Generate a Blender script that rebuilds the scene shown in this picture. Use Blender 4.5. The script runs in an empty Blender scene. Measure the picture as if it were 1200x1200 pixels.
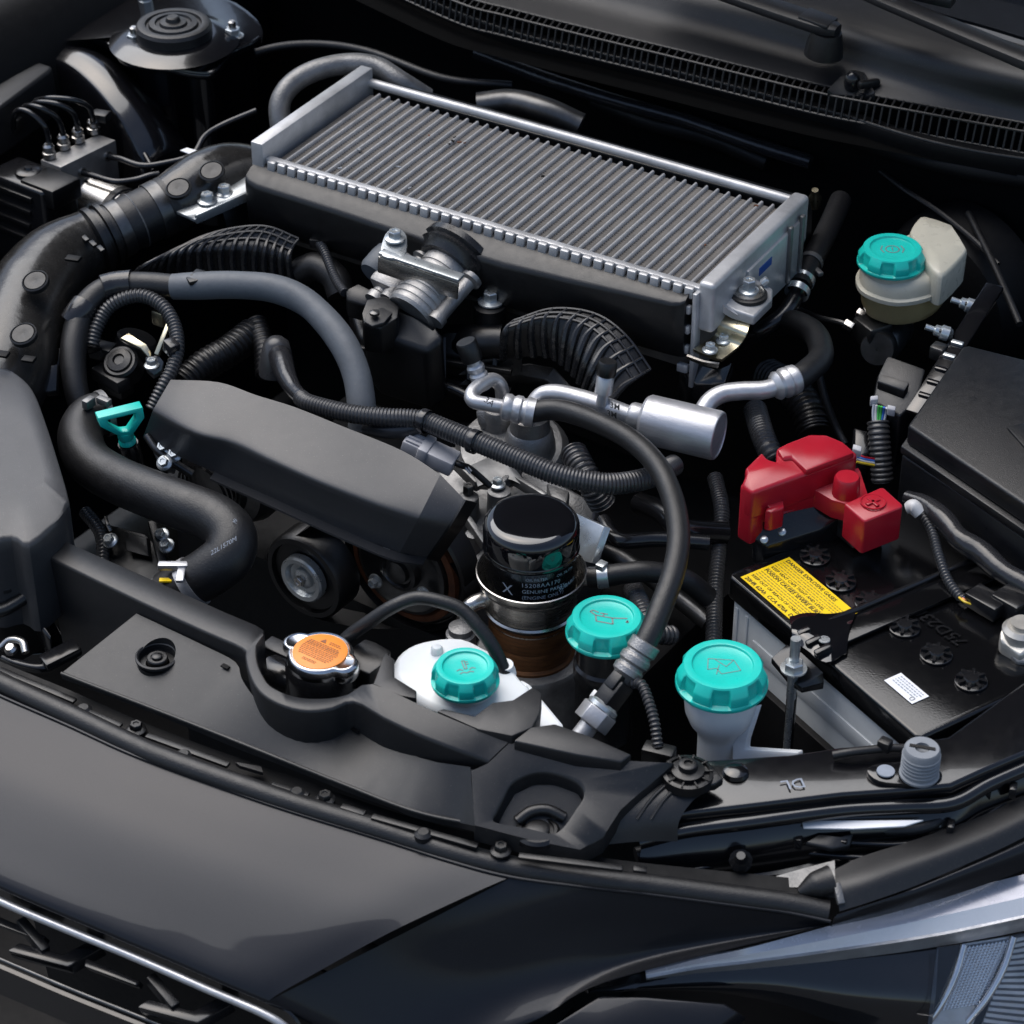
import bpy, bmesh, math, random
from mathutils import Vector as V, Matrix

random.seed(7)
SC = bpy.context.scene
COL = SC.collection
MM = 0.001                       # every length below is in millimetres

# ------------------------------------------------------------------ camera
PITCH, YAW, FPX, DIST = math.radians(36), math.radians(35), 3000.0, 1940.0
CF = V((-math.sin(YAW)*math.cos(PITCH), math.cos(YAW)*math.cos(PITCH), -math.sin(PITCH)))
CR = V((math.cos(YAW), math.sin(YAW), 0))
CU = V((-math.sin(YAW)*math.sin(PITCH), math.cos(YAW)*math.sin(PITCH), math.cos(PITCH)))
CP = V((0, 0, 500)) - CF*DIST
cam = bpy.data.objects.new('camera', bpy.data.cameras.new('camera'))
COL.objects.link(cam)
cam.location = CP*MM
cam.rotation_euler = Matrix((CR, CU, -CF)).transposed().to_euler()
cam.data.sensor_width = 36
cam.data.lens = 36*FPX/1200
cam.data.clip_start = 0.05
cam.data.clip_end = 4000
cam.data.dof.use_dof = True
cam.data.dof.focus_distance = 1.93
cam.data.dof.aperture_fstop = 14
SC.camera = cam

# ------------------------------------------------------------------ light
SUN_EL, SUN_AZ = 64.0, 285.0     # degrees; azimuth counted from +Y (car rear) towards +X
world = bpy.data.worlds.new('World')
SC.world = world
world.use_nodes = True
wn = world.node_tree
sky = wn.nodes.new('ShaderNodeTexSky')
sky.sky_type = 'NISHITA'
sky.sun_disc = False
sky.sun_elevation = math.radians(SUN_EL)
sky.sun_rotation = math.radians(SUN_AZ)
sky.air_density = 1.0
sky.dust_density = 2.5
sky.ozone_density = 1.0
wn.links.new(sky.outputs['Color'], wn.nodes['Background'].inputs['Color'])
wn.nodes['Background'].inputs['Strength'].default_value = 0.07
sl = bpy.data.lights.new('sun', 'SUN')
sl.energy = 1.5
sl.angle = math.radians(66)
sl.color = (1.0, 0.99, 0.975)
sun = bpy.data.objects.new('sun', sl)
COL.objects.link(sun)
_el, _az = math.radians(SUN_EL), math.radians(SUN_AZ)
_to = V((math.sin(_az)*math.cos(_el), math.cos(_az)*math.cos(_el), math.sin(_el)))
sun.rotation_euler = _to.to_track_quat('Z', 'Y').to_euler()
sun.location = _to*6
SC.view_settings.view_transform = 'Standard'
SC.view_settings.look = 'None'
SC.view_settings.exposure = 1.25
SC.view_settings.gamma = 1.0
SC.view_settings.use_curve_mapping = False
SC.cycles.max_bounces = 6
SC.cycles.glossy_bounces = 4
SC.cycles.transmission_bounces = 6

# ------------------------------------------------------------------ geometry helpers
X, Y, Z = V((1, 0, 0)), V((0, 1, 0)), V((0, 0, 1))

def P(x, y, z):
    """point of the engine bay at height z seen along the line of sight through (x, y)"""
    d = CF + CR*((x-600)/FPX) + CU*((600-y)/FPX)
    return CP + d*((z-CP.z)/d.z)

def PP(pts):
    return [P(*p) for p in pts]

def cr(pts, n=8, closed=False):
    """Catmull-Rom through pts (tuples or Vectors), n steps per span"""
    pts = [V(p) for p in pts]
    if len(pts) < 3:
        return [pts[0].lerp(pts[-1], i/n) for i in range(n+1)]
    out = []
    k = len(pts)
    for i in range(k if closed else k-1):
        if closed:
            a, b, c, d = pts[i-1], pts[i], pts[(i+1) % k], pts[(i+2) % k]
        else:
            b, c = pts[i], pts[i+1]
            a = pts[i-1] if i else b*2-c
            d = pts[i+2] if i+2 < k else c*2-b
        for j in range(n):
            t = j/n
            out.append(0.5*(2*b+(c-a)*t+(2*a-5*b+4*c-d)*t*t+(3*b-a-3*c+d)*t**3))
    if not closed:
        out.append(pts[-1].copy())
    return out

def basis(axis, hint=None):
    a = V(axis).normalized()
    h = V(hint) if hint is not None else (Z if abs(a.z) < 0.9 else X)
    u = (h - a*h.dot(a)).normalized()
    return a, u, a.cross(u)

def rotz(v, deg):
    return Matrix.Rotation(math.radians(deg), 3, 'Z') @ V(v)

ORG = {}
TEX = {}

class M:
    """collects geometry (mm, world axes); build() links it as ONE mesh object"""
    def __init__(s):
        s.v, s.f = [], []

    def add(s, vs, fs):
        o = len(s.v)
        s.v += [V(p) for p in vs]
        s.f += [tuple(i+o for i in q) for q in fs]
        return s

    def loft(s, rings, cap=True, closed=True):
        n = len(rings[0])
        vs = [p for r in rings for p in r]
        fs = []
        for i in range(len(rings)-1):
            for j in range(n if closed else n-1):
                a, b = i*n+j, i*n+(j+1) % n
                fs.append((a, b, b+n, a+n))
        if cap and closed:
            fs.append(tuple(range(n))[::-1])
            fs.append(tuple(range((len(rings)-1)*n, len(rings)*n)))
        return s.add(vs, fs)

    def tube(s, path, r, seg=16, n=8, step=None, wave=None, flat=None, cap=True, crv=True):
        """round tube along path; r number / list / function(arc mm); wave=(pitch, amplitude) makes it corrugated"""
        pts = cr(path, n) if crv else [V(p) for p in path]
        if isinstance(r, (list, tuple)):
            m = len(r)-1
            rr = [r[min(int(i*m/(len(pts)-1)), m-1)] + (r[min(int(i*m/(len(pts)-1)), m-1)+1]-r[min(int(i*m/(len(pts)-1)), m-1)]) *
                  (i*m/(len(pts)-1)-min(int(i*m/(len(pts)-1)), m-1)) for i in range(len(pts))]
        else:
            rr = None
        L = [0]
        for i in range(1, len(pts)):
            L.append(L[-1]+(pts[i]-pts[i-1]).length)
        if wave:
            step = wave[0]/5
        if step:
            tot, q, qr, ql, k = L[-1], [], [], [], 0
            m = max(2, int(tot/step))
            for i in range(m+1):
                a = tot*i/m
                while k < len(L)-2 and L[k+1] < a:
                    k += 1
                t = (a-L[k])/max(1e-6, L[k+1]-L[k])
                q.append(pts[k].lerp(pts[k+1], t)); ql.append(a)
                if rr: qr.append(rr[k]+(rr[k+1]-rr[k])*t)
            pts, L, rr = q, ql, (qr if rr else None)
        rings, u = [], None
        for i, p in enumerate(pts):
            d = (pts[min(i+1, len(pts)-1)]-pts[max(i-1, 0)]).normalized()
            if u is None:
                _, u, w = basis(d)
            else:
                u = (u-d*u.dot(d)).normalized(); w = d.cross(u)
            ra = rr[i] if rr else (r(L[i]) if callable(r) else r)
            if wave:
                c = math.sin(2*math.pi*L[i]/wave[0])
                ra += wave[1]*max(-1, min(1, 1.6*c))
            rings.append([p+u*(ra*math.cos(2*math.pi*j/seg))+w*(ra*math.sin(2*math.pi*j/seg)) for j in range(seg)])
        return s.loft(rings, cap)

    def lathe(s, c, axis, prof, seg=40, cap=True, lobes=None):
        """profile [(radius, height along axis)] turned about axis through c"""
        a, u, w = basis(axis)
        rings = []
        for r, h in prof:
            ring = []
            for j in range(seg):
                t = 2*math.pi*j/seg
                k = r*(lobes(t, h) if lobes else 1)
                ring.append(V(c)+a*h+u*(k*math.cos(t))+w*(k*math.sin(t)))
            rings.append(ring)
        return s.loft(rings, cap)

    def prism(s, top, down):
        """solid from a top outline (Vectors) and a vector down (or a matching bottom outline)"""
        bot = [p+V(down) for p in top] if isinstance(down, (V, tuple)) else down
        n = len(top)
        fs = [tuple(range(n)), tuple(range(2*n-1, n-1, -1))]
        fs += [(i, i+n, (i+1) % n+n, (i+1) % n) for i in range(n)]
        return s.add(list(top)+list(bot), fs)

    def box(s, c, size, ax=None):
        a, b, d = ax if ax else (X, Y, Z)
        h = [a*(size[0]/2), b*(size[1]/2), d*(size[2]/2)]
        top = [V(c)+h[0]*i+h[1]*j+h[2] for i, j in ((-1, -1), (1, -1), (1, 1), (-1, 1))]
        return s.prism(top, h[2]*-2)

    def bar(s, p, q, w, t, up=None):
        """rectangular bar from p to q, w wide, t thick"""
        d, u, r = basis(V(q)-V(p), up if up is not None else Z)
        c = [u*(t/2)+r*(w/2), u*(t/2)-r*(w/2), u*(-t/2)-r*(w/2), u*(-t/2)+r*(w/2)]
        return s.loft([[V(p)+k for k in c], [V(q)+k for k in c]])

    def hexa(s, c, axis, r, h, flange=None):
        a, u, w = basis(axis)
        c = V(c)
        if flange:
            s.lathe(c, a, [(flange, 0), (flange, 1.4), (r*1.05, 2.6)], 20)
        z0 = 2.0 if flange else 0
        rings = [[c+a*k+u*(q*math.cos(t))+w*(q*math.sin(t)) for t in [math.pi/3*j for j in range(6)]]
                 for q, k in ((r, z0), (r, h-0.8), (r*0.86, h), (r*0.5, h), (r*0.42, h-0.7))]
        return s.loft(rings)

    def sheet(s, grid, nu=6, nv=6, thick=0):
        """smooth surface through a grid of points; thick > 0 closes it into a shell"""
        rows = [cr(r, nv) if nv > 1 else [V(p) for p in r] for r in grid]
        if nu > 1:
            cols = [cr([r[j] for r in rows], nu) for j in range(len(rows[0]))]
            rows = [[c[i] for c in cols] for i in range(len(cols[0]))]
        m = len(rows[0])
        bm = bmesh.new()
        vv = [[bm.verts.new(p) for p in r] for r in rows]
        for i in range(len(rows)-1):
            for j in range(m-1):
                try:
                    bm.faces.new((vv[i][j], vv[i][j+1], vv[i+1][j+1], vv[i+1][j]))
                except ValueError:
                    pass
        bmesh.ops.remove_doubles(bm, verts=bm.verts, dist=0.01)
        bmesh.ops.recalc_face_normals(bm, faces=bm.faces)
        if thick:
            up = sum(f.normal.z*f.calc_area() for f in bm.faces)
            if up < 0:
                bmesh.ops.reverse_faces(bm, faces=bm.faces)
            bm.normal_update()
            bmesh.ops.solidify(bm, geom=bm.faces[:], thickness=thick)
        bm.verts.index_update()
        s.add([v.co.copy() for v in bm.verts], [tuple(v.index for v in f.verts) for f in bm.faces])
        bm.free()
        return s

    def mesh(s, name, mat, bevel=0, seg=2, ang=38, org=V((0, 0, 0)), bang=32):
        bm = bmesh.new()
        vs = [bm.verts.new((p-org)*MM) for p in s.v]
        for q in s.f:
            try:
                bm.faces.new([vs[i] for i in q])
            except ValueError:
                pass
        bmesh.ops.recalc_face_normals(bm, faces=bm.faces)
        if bevel:
            es = [e for e in bm.edges if len(e.link_faces) == 2 and e.calc_face_angle(0) > math.radians(bang)]
            bmesh.ops.bevel(bm, geom=es, offset=bevel*MM, segments=seg, profile=0.5, affect='EDGES', clamp_overlap=True)
        bad = [f for f in bm.faces if len(f.verts) > 4]
        if bad:
            bmesh.ops.triangulate(bm, faces=bad)
        me = bpy.data.meshes.new(name)
        bm.to_mesh(me)
        bm.free()
        me.polygons.foreach_set('use_smooth', [True]*len(me.polygons))
        me.set_sharp_from_angle(angle=math.radians(ang))
        if mat is not None:
            me.materials.append(MATS[mat])
        return me

    def build(s, name, mat, parent=None, bevel=0, seg=2, ang=38, label=None, cat=None, group=None, kind=None, bang=32):
        if parent is not None:
            org = ORG[parent.name]
        else:
            lo = V((min(p[i] for p in s.v) for i in range(3))); hi = V((max(p[i] for p in s.v) for i in range(3)))
            org = V(((lo.x+hi.x)/2, (lo.y+hi.y)/2, lo.z))
        o = bpy.data.objects.new(name, s.mesh(name, mat, bevel, seg, ang, org, bang))
        COL.objects.link(o)
        ORG[o.name] = org
        if parent is not None:
            o.parent = parent
        else:
            o.location = org*MM
        return tag(o, label, cat, group, kind)

def tag(o, label=None, cat=None, group=None, kind=None):
    for k, v in (('label', label), ('category', cat), ('group', group), ('kind', kind)):
        if v:
            o[k] = v
    return o

def thing(name, label, cat, base, group=None):
    o = bpy.data.objects.new(name, None)
    o.empty_display_size = 0.02
    COL.objects.link(o)
    o.location = V(base)*MM
    ORG[o.name] = V(base)
    return tag(o, label, cat, group)

def place(name, me, parent, c, axis=Z, hint=None):
    """another object on shared mesh data: local z of the mesh along axis, at c (mm)"""
    o = bpy.data.objects.new(name, me)
    COL.objects.link(o)
    a, u, w = basis(axis, hint)
    o.matrix_local = Matrix.Translation((V(c)-ORG[parent.name])*MM) @ Matrix((u, w, a)).transposed().to_4x4()
    o.parent = parent
    ORG[o.name] = V(c)
    return o

def letters(name, text, c, xd, yd, size, mat, parent, wrap=None, align='LEFT', spacing=1.0, bold=0.0):
    """flat print: text starting at c, running along xd, its tops towards yd"""
    cu = bpy.data.curves.new('t', 'FONT')
    cu.body = text
    cu.size = size
    cu.align_x = align
    cu.resolution_u = 2
    cu.space_character = spacing
    cu.offset = bold
    t = bpy.data.objects.new('t', cu)
    COL.objects.link(t)
    bpy.context.view_layer.update()
    me = bpy.data.meshes.new_from_object(t.evaluated_get(bpy.context.evaluated_depsgraph_get()))
    bpy.data.objects.remove(t)
    m = M()
    xd, yd = V(xd).normalized(), V(yd).normalized()
    fn = wrap if wrap else (lambda a, b: V(c)+xd*a+yd*b)
    m.add([fn(v.co.x, v.co.y) for v in me.vertices], [tuple(p.vertices) for p in me.polygons])
    bpy.data.meshes.remove(me)
    return m.build(name, mat, parent)

# ------------------------------------------------------------------ materials
MATS = {}

def mat(name, col, rough=0.5, metal=0.0, var=0.15, vs=60, bump=0.0, bs=900, rv=0.12, coat=0.0, spec=0.5, sss=0.0,
        trans=0.0, dust=0.0, flake=0.0, ior=1.5, streak=None, alpha=1.0):
    m = bpy.data.materials.new(name)
    m.use_nodes = True
    nt = m.node_tree
    b = nt.nodes['Principled BSDF']
    N, Lk = nt.nodes.new, nt.links.new
    tc = N('ShaderNodeTexCoord')
    mp = N('ShaderNodeMapping')
    if streak:
        mp.inputs['Scale'].default_value = streak
    Lk(tc.outputs['Object'], mp.inputs['Vector'])
    n1 = N('ShaderNodeTexNoise'); n1.inputs['Scale'].default_value = vs; n1.inputs['Detail'].default_value = 6
    n1.inputs['Roughness'].default_value = 0.65
    Lk(mp.outputs['Vector'], n1.inputs['Vector'])
    ramp = N('ShaderNodeValToRGB')
    ramp.color_ramp.elements[0].position = 0.3; ramp.color_ramp.elements[1].position = 0.72
    lo = tuple(c*(1-var) for c in col); hi = tuple(min(1, c*(1+var)) for c in col)
    ramp.color_ramp.elements[0].color = (*lo, 1); ramp.color_ramp.elements[1].color = (*hi, 1)
    Lk(n1.outputs['Fac'], ramp.inputs['Fac'])
    out = ramp.outputs['Color']
    if dust:
        n3 = N('ShaderNodeTexNoise'); n3.inputs['Scale'].default_value = 260; n3.inputs['Detail'].default_value = 8
        n3.inputs['Roughness'].default_value = 0.8
        Lk(tc.outputs['Object'], n3.inputs['Vector'])
        mr = N('ShaderNodeMapRange'); mr.inputs['From Min'].default_value = 0.52; mr.inputs['From Max'].default_value = 0.8
        mr.inputs['To Max'].default_value = dust
        Lk(n3.outputs['Fac'], mr.inputs['Value'])
        mx = N('ShaderNodeMix'); mx.data_type = 'RGBA'
        Lk(mr.outputs['Result'], mx.inputs['Factor']); Lk(out, mx.inputs[6])
        mx.inputs[7].default_value = (0.16, 0.145, 0.125, 1)
        out = mx.outputs[2]
        n4 = N('ShaderNodeTexNoise'); n4.inputs['Scale'].default_value = 1100; n4.inputs['Detail'].default_value = 1
        Lk(tc.outputs['Object'], n4.inputs['Vector'])
        m4 = N('ShaderNodeMapRange'); m4.inputs['From Min'].default_value = 0.715; m4.inputs['From Max'].default_value = 0.76
        m4.inputs['To Max'].default_value = min(.8, dust*4)
        Lk(n4.outputs['Fac'], m4.inputs['Value'])
        x4 = N('ShaderNodeMix'); x4.data_type = 'RGBA'
        Lk(m4.outputs['Result'], x4.inputs['Factor']); Lk(out, x4.inputs[6])
        x4.inputs[7].default_value = (0.20, 0.19, 0.17, 1)
        out = x4.outputs[2]
    Lk(out, b.inputs['Base Color'])
    rr = N('ShaderNodeMapRange')
    rr.inputs['To Min'].default_value = max(0.02, rough-rv); rr.inputs['To Max'].default_value = min(1, rough+rv)
    n2 = N('ShaderNodeTexNoise'); n2.inputs['Scale'].default_value = vs*2.3; n2.inputs['Detail'].default_value = 5
    Lk(mp.outputs['Vector'], n2.inputs['Vector'])
    Lk(n2.outputs['Fac'], rr.inputs['Value']); Lk(rr.outputs['Result'], b.inputs['Roughness'])
    b.inputs['Metallic'].default_value = metal
    b.inputs['IOR'].default_value = ior
    b.inputs['Specular IOR Level'].default_value = spec
    if coat:
        b.inputs['Coat Weight'].default_value = coat
        b.inputs['Coat Roughness'].default_value = 0.04
    if sss:
        b.inputs['Subsurface Weight'].default_value = sss
        b.inputs['Subsurface Radius'].default_value = (0.01, 0.009, 0.008)
        b.inputs['Subsurface Scale'].default_value = 0.6
    if trans:
        b.inputs['Transmission Weight'].default_value = trans
    if bump or flake:
        bn = N('ShaderNodeTexNoise'); bn.inputs['Scale'].default_value = bs; bn.inputs['Detail'].default_value = 3
        Lk(mp.outputs['Vector'], bn.inputs['Vector'])
        bp = N('ShaderNodeBump'); bp.inputs['Strength'].default_value = bump; bp.inputs['Distance'].default_value = 0.0006
        Lk(bn.outputs['Fac'], bp.inputs['Height'])
        if bump:
            Lk(bp.outputs['Normal'], b.inputs['Normal'])
    MATS[name] = m
    return m

mat('black_plastic', (0.004, 0.004, 0.0046), 0.36, bump=0.25, bs=1400, dust=0.05)
mat('satin_plastic', (0.010, 0.010, 0.011), 0.41, rv=0.04, bump=0.26, bs=1900, dust=0.07, var=0.08)
mat('grey_plastic', (0.034, 0.034, 0.036), 0.38, rv=0.04, bump=0.22, bs=1900, dust=0.10, var=0.08)
mat('rib_plastic', (0.012, 0.012, 0.013), 0.27, dust=0.08, bump=.15, bs=600)
mat('fuse_plastic', (0.004, 0.0045, 0.006), 0.34, bump=0.4, bs=1500, dust=0.04)
mat('gloss_plastic', (0.008, 0.008, 0.009), 0.20, var=0.2, rv=0.08, dust=0.05)
mat('deep_black', (0.004, 0.004, 0.0045), 0.55, dust=0.03, spec=.18)
mat('void_black', (0.002, 0.002, 0.002), 0.8, spec=.05)
mat('lamp_white', (0.86, 0.85, 0.87), 0.25, 0, var=0.03, coat=.5)
mat('lamp_lilac', (0.58, 0.56, 0.60), 0.25, .2, var=0.05, coat=.5)
mat('rubber', (0.006, 0.006, 0.0068), 0.46, bump=0.3, bs=700, dust=0.06)
mat('ribbed_rubber', (0.036, 0.036, 0.038), 0.30, dust=0.08)
mat('grey_sleeve', (0.085, 0.095, 0.108), 0.55, bump=0.3, bs=300, var=0.12, dust=0.1)
mat('duct_plastic', (0.018, 0.017, 0.016), 0.22, bump=0.3, bs=160, var=0.25, dust=0.08)
mat('cast_aluminium', (0.31, 0.305, 0.30), 0.46, 0.85, bump=0.7, bs=900, var=0.2)
mat('aged_aluminium', (0.165, 0.165, 0.165), 0.45, 0.65, bump=0.6, bs=500, var=0.3)
mat('fin_aluminium', (0.155, 0.14, 0.122), 0.5, 0.35, var=0.45, vs=14, dust=.3)
mat('tube_aluminium', (0.44, 0.44, 0.445), 0.40, 0.45, var=0.28, vs=22, bump=.3, bs=300)
mat('bright_aluminium', (0.50, 0.50, 0.51), 0.40, 0.72, var=0.16, bump=0.25, bs=350, rv=.1)
mat('brushed_aluminium', (0.52, 0.52, 0.54), 0.40, 0.75, var=0.12, bump=0.25, bs=500, streak=(1, 1, 9))
mat('zinc', (0.52, 0.55, 0.56), 0.30, 0.75, var=0.15, bump=0.12, bs=200)
mat('yellow_zinc', (0.55, 0.50, 0.36), 0.3, 1.0, var=0.2)
mat('steel', (0.50, 0.48, 0.45), 0.28, 1.0, var=0.15, streak=(1, 1, 12))
mat('dark_steel', (0.10, 0.10, 0.10), 0.35, 0.9, var=0.3)
mat('rust_steel', (0.13, 0.055, 0.02), 0.5, 0.6, var=0.5, vs=90, streak=(1, 1, 8))
mat('rusted', (0.11, 0.035, 0.012), 0.7, 0.2, var=0.45, vs=120)
mat('black_enamel', (0.004, 0.004, 0.005), 0.06, rv=0.03, coat=0.6)
mat('body_black', (0.004, 0.004, 0.005), 0.18, rv=0.06, coat=0.4, dust=0.02)
mat('body_paint', (0.0135, 0.0145, 0.018), 0.36, 0.4, rv=0.06, coat=0.22, spec=.22, var=0.35, vs=2600, bump=0.12, bs=4000)
mat('teal', (0.010, 0.50, 0.42), 0.30, var=0.06, rv=0.06, bump=0.08, bs=300)
mat('teal_print', (0.16, 0.22, 0.21), 0.5)
mat('cap_metal', (0.62, 0.62, 0.62), 0.2, 1.0, var=.15, bump=.1, bs=120)
mat('red_plastic', (0.36, 0.010, 0.022), 0.24, var=0.06, rv=0.06, bump=0.06, bs=150)
mat('yellow_label', (0.83, 0.56, 0.0), 0.45, var=0.04)
mat('orange_label', (0.80, 0.25, 0.03), 0.45, var=0.06)
mat('white_label', (0.72, 0.73, 0.75), 0.5, var=0.04)
mat('print_black', (0.01, 0.01, 0.01), 0.5)
mat('print_faint', (0.35, 0.24, 0.02), 0.5)
mat('print_brown', (0.22, 0.07, 0.02), 0.5)
mat('print_grey', (0.22, 0.25, 0.30), 0.5)
mat('print_pale', (0.42, 0.45, 0.50), 0.5)
mat('poly_white', (0.74, 0.76, 0.76), 0.38, sss=0.25, var=0.03, bump=0.1, bs=80)
mat('poly_cream', (0.50, 0.47, 0.38), 0.30, sss=0.2, var=0.06)
mat('poly_amber', (0.40, 0.31, 0.15), 0.34, sss=0.2, var=0.1)
mat('battery_case', (0.50, 0.52, 0.53), 0.40, var=0.05)
mat('lid_black', (0.003, 0.003, 0.0035), 0.12, bump=0.10, bs=700, dust=0.02, rv=0.05)
mat('grey_connector', (0.40, 0.40, 0.42), 0.45)
mat('grey_rubber', (0.20, 0.215, 0.235), 0.6, bump=0.2)
mat('lead', (0.48, 0.46, 0.42), 0.42, 0.7, var=0.25)
mat('lamp_chrome', (0.80, 0.79, 0.80), 0.16, 1.0, var=0.04)
mat('lamp_dark', (0.010, 0.010, 0.011), 0.12, coat=0.5)
mat('lamp_glass', (1, 1, 1), 0.03, trans=1.0, rv=0.01, ior=1.45)
mat('windscreen', (0.012, 0.014, 0.018), 0.06, rv=0.02, coat=0.4)
mat('asphalt', (0.05, 0.05, 0.05), 0.85, bump=0.5, bs=200, var=0.25)
mat('wire_green', (0.06, 0.42, 0.08), 0.4)
mat('wire_blue', (0.03, 0.12, 0.45), 0.4)
mat('wire_white', (0.6, 0.6, 0.6), 0.4)
mat('wire_yellow', (0.65, 0.45, 0.03), 0.4)
mat('wire_orange', (0.6, 0.2, 0.04), 0.4)
mat('tape', (0.016, 0.016, 0.018), 0.22, bump=0.9, bs=90, rv=0.1)
mat('blue_mark', (0.01, 0.07, 0.3), 0.5)

def bolt_mesh(name, r, h, flange, material):
    return M().hexa((0, 0, 0), Z, r, h, flange).mesh(name, material, 0)

BOLT = bolt_mesh('bolt', 5.6, 8, 8.6, 'zinc')
BOLT_SMALL = bolt_mesh('bolt', 4.2, 6.5, 6.2, 'zinc')
BOLT_DARK = bolt_mesh('bolt', 4.6, 6.5, 7.0, 'black_plastic')

def cut(o, cutter):
    """subtract a closed solid (M, world mm) from a built part"""
    org = ORG[o.name]
    c = bpy.data.objects.new('c', cutter.mesh('c', None, 0, org=org))
    COL.objects.link(c)
    par = o.parent
    c.parent = par
    if par is None:
        c.location = o.location
    md = o.modifiers.new('b', 'BOOLEAN')
    md.operation = 'DIFFERENCE'
    md.object = c
    md.solver = 'EXACT'
    bpy.context.view_layer.update()
    me = bpy.data.meshes.new_from_object(o.evaluated_get(bpy.context.evaluated_depsgraph_get()))
    o.modifiers.clear()
    o.data = me
    me.polygons.foreach_set('use_smooth', [True]*len(me.polygons))
    me.set_sharp_from_angle(angle=math.radians(35))
    bpy.data.objects.remove(c)
    return o

def onto(o, px, py):
    """the point of part o (parent chain at world translation only) met by the line of sight through (px, py)"""
    org = ORG[o.name]
    d = (CF + CR*((px-600)/FPX) + CU*((600-py)/FPX)).normalized()
    ok, p, n, i = o.ray_cast((CP-org)*MM, d)
    return p/MM+org if ok else P(px, py, 500)
# ================================================================== the setting
def structure(m, name, material, **k):
    return m.build(name, material, kind='structure', **k)

structure(M().add([(-40000, -40000, -240), (40000, -40000, -240), (40000, 40000, -240), (-40000, 40000, -240)], [(0, 1, 2, 3)]), 'ground', 'asphalt')
structure(M().box((-120, 100, 30), (1500, 1000, 40)), 'bay_floor', 'deep_black', bevel=3)
fw = M()
prof = [(560, 50), (560, 380), (535, 470), (540, 540), (520, 590), (528, 606)]
fw.loft([[V((x, y+8*math.sin(x/90.0), z)) for y, z in prof] for x in range(-900, 701, 40)], closed=False)
structure(fw, 'firewall', 'deep_black')
fl = M()
fl.sheet([[(-690, y, 60), (-690, y, 420), (-665, y, 560), (-700, y, 640), (-760, y, 652), (-860, y, 640)] for y in range(-400, 601, 200)], 1, 4)
structure(fl, 'inner_fender_left', 'deep_black')
fr = M()
fr.sheet([[(470+y*0.05, y, 60), (470+y*0.05, y, 400), (480+y*0.05, y, 520), (560+y*0.05, y, 560), (700+y*0.05, y, 540)] for y in range(150, 601, 150)], 1, 4)
structure(fr, 'inner_fender_right', 'deep_black')

# ---------------------------------------------------------------- raised hood (above the picture: it darkens what the flat tops mirror)
hd = thing('car_hood', 'dark grey raised hood standing open above the rear of the engine bay', 'hood', (-130, 640, 900))
hy, hz = math.cos(math.radians(85)), math.sin(math.radians(85))
rows = []
for i in range(7):
    t = i/6
    s = 820*t
    w = 720-40*t-60*t**3
    rows.append([V((-130+w*k, 690-s*hy+30*(1-k*k)-60*t*t*k*k, 760+(0.2*(-130+w*k))*(1-t)*0+s*hz+25*(1-k*k))) for k in (-1, -.66, -.33, 0, .33, .66, 1)])
M().sheet(rows, 4, 4, 3).build('outer_skin', 'body_paint', hd)
M().sheet([[p+V((0, -22, -14)) for p in r[1:-1]] for r in rows[1:-1]], 4, 4, 3).build('inner_liner', 'deep_black', hd)

# ---------------------------------------------------------------- front bumper skin
EDGE = [(-60, 786, 482), (0, 815, 481), (80, 850, 480), (145, 880, 479), (197, 900, 478), (320, 944, 475), (449, 984, 471), (530, 1010, 469), (600, 1028, 466)]
EDGE2 = [(600, 1028, 466), (680, 1039, 462), (760, 1048, 458), (860, 1061, 453), (920, 1069, 450), (974, 1080, 447)]
bp = thing('front_bumper', 'dark metallic grey bumper skin with crease above the grille', 'car bumper', P(300, 1050, 380))
e = PP(EDGE)
low = PP([(-60, 1008, 438), (0, 1037, 436), (60, 1063, 434), (110, 1084, 432), (150, 1101, 430), (200, 1122, 427), (255, 1146, 424), (290, 1161, 421), (316, 1172, 418)])
rowsb = []
for k, bulge in ((0, 0), (0.06, 2.2), (0.25, 5), (0.5, 7), (0.8, 4), (1, 0)):
    rowsb.append([a.lerp(b, k)+V((0, -0.35, 1))*bulge for a, b in zip(e, low)])
lipb = [a+V((0, 2, -6)) for a in e]
M().sheet([lipb]+rowsb+[[p+V((3, 4, -9)) for p in low]], 5, 5, 0).build('upper_skin', 'body_paint', bp, ang=60)
M().tube([p+V((0, -1, 1.0)) for p in e]+[p+V((0, -1, 1.0)) for p in PP(EDGE2)[1:]], 1.3, 8, 6).build('edge_fold', 'body_paint', bp)
e2 = PP(EDGE2)
low2 = PP([(316, 1172, 418), (480, 1235, 372), (616, 1200, 385), (693, 1157, 405), (800, 1126, 425), (972, 1084, 444)])
rows2 = []
for k, dip in ((0, 0), (0.05, -1), (0.3, -9), (0.6, -12), (1, 0)):
    rows2.append([a.lerp(b, k)+V((0.3, -0.5, 0.8))*(dip if 0 < i < 5 else dip*0.3) for i, (a, b) in enumerate(zip(e2, low2))])
M().sheet([[a+V((0, 2, -6)) for a in e2]]+rows2+[[p+V((-4, 10, -8)) for p in low2]], 5, 6, 0).build('flank_skin', 'body_paint', bp, ang=60)
lowp = PP([(640, 1206, 392), (702, 1167, 402), (757, 1168, 404), (848, 1176, 404), (866, 1187, 400), (830, 1215, 388), (700, 1250, 372)])
M().prism(lowp, (0, 14, -18)).build('lamp_surround', 'body_paint', bp, bevel=2.5)

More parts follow.
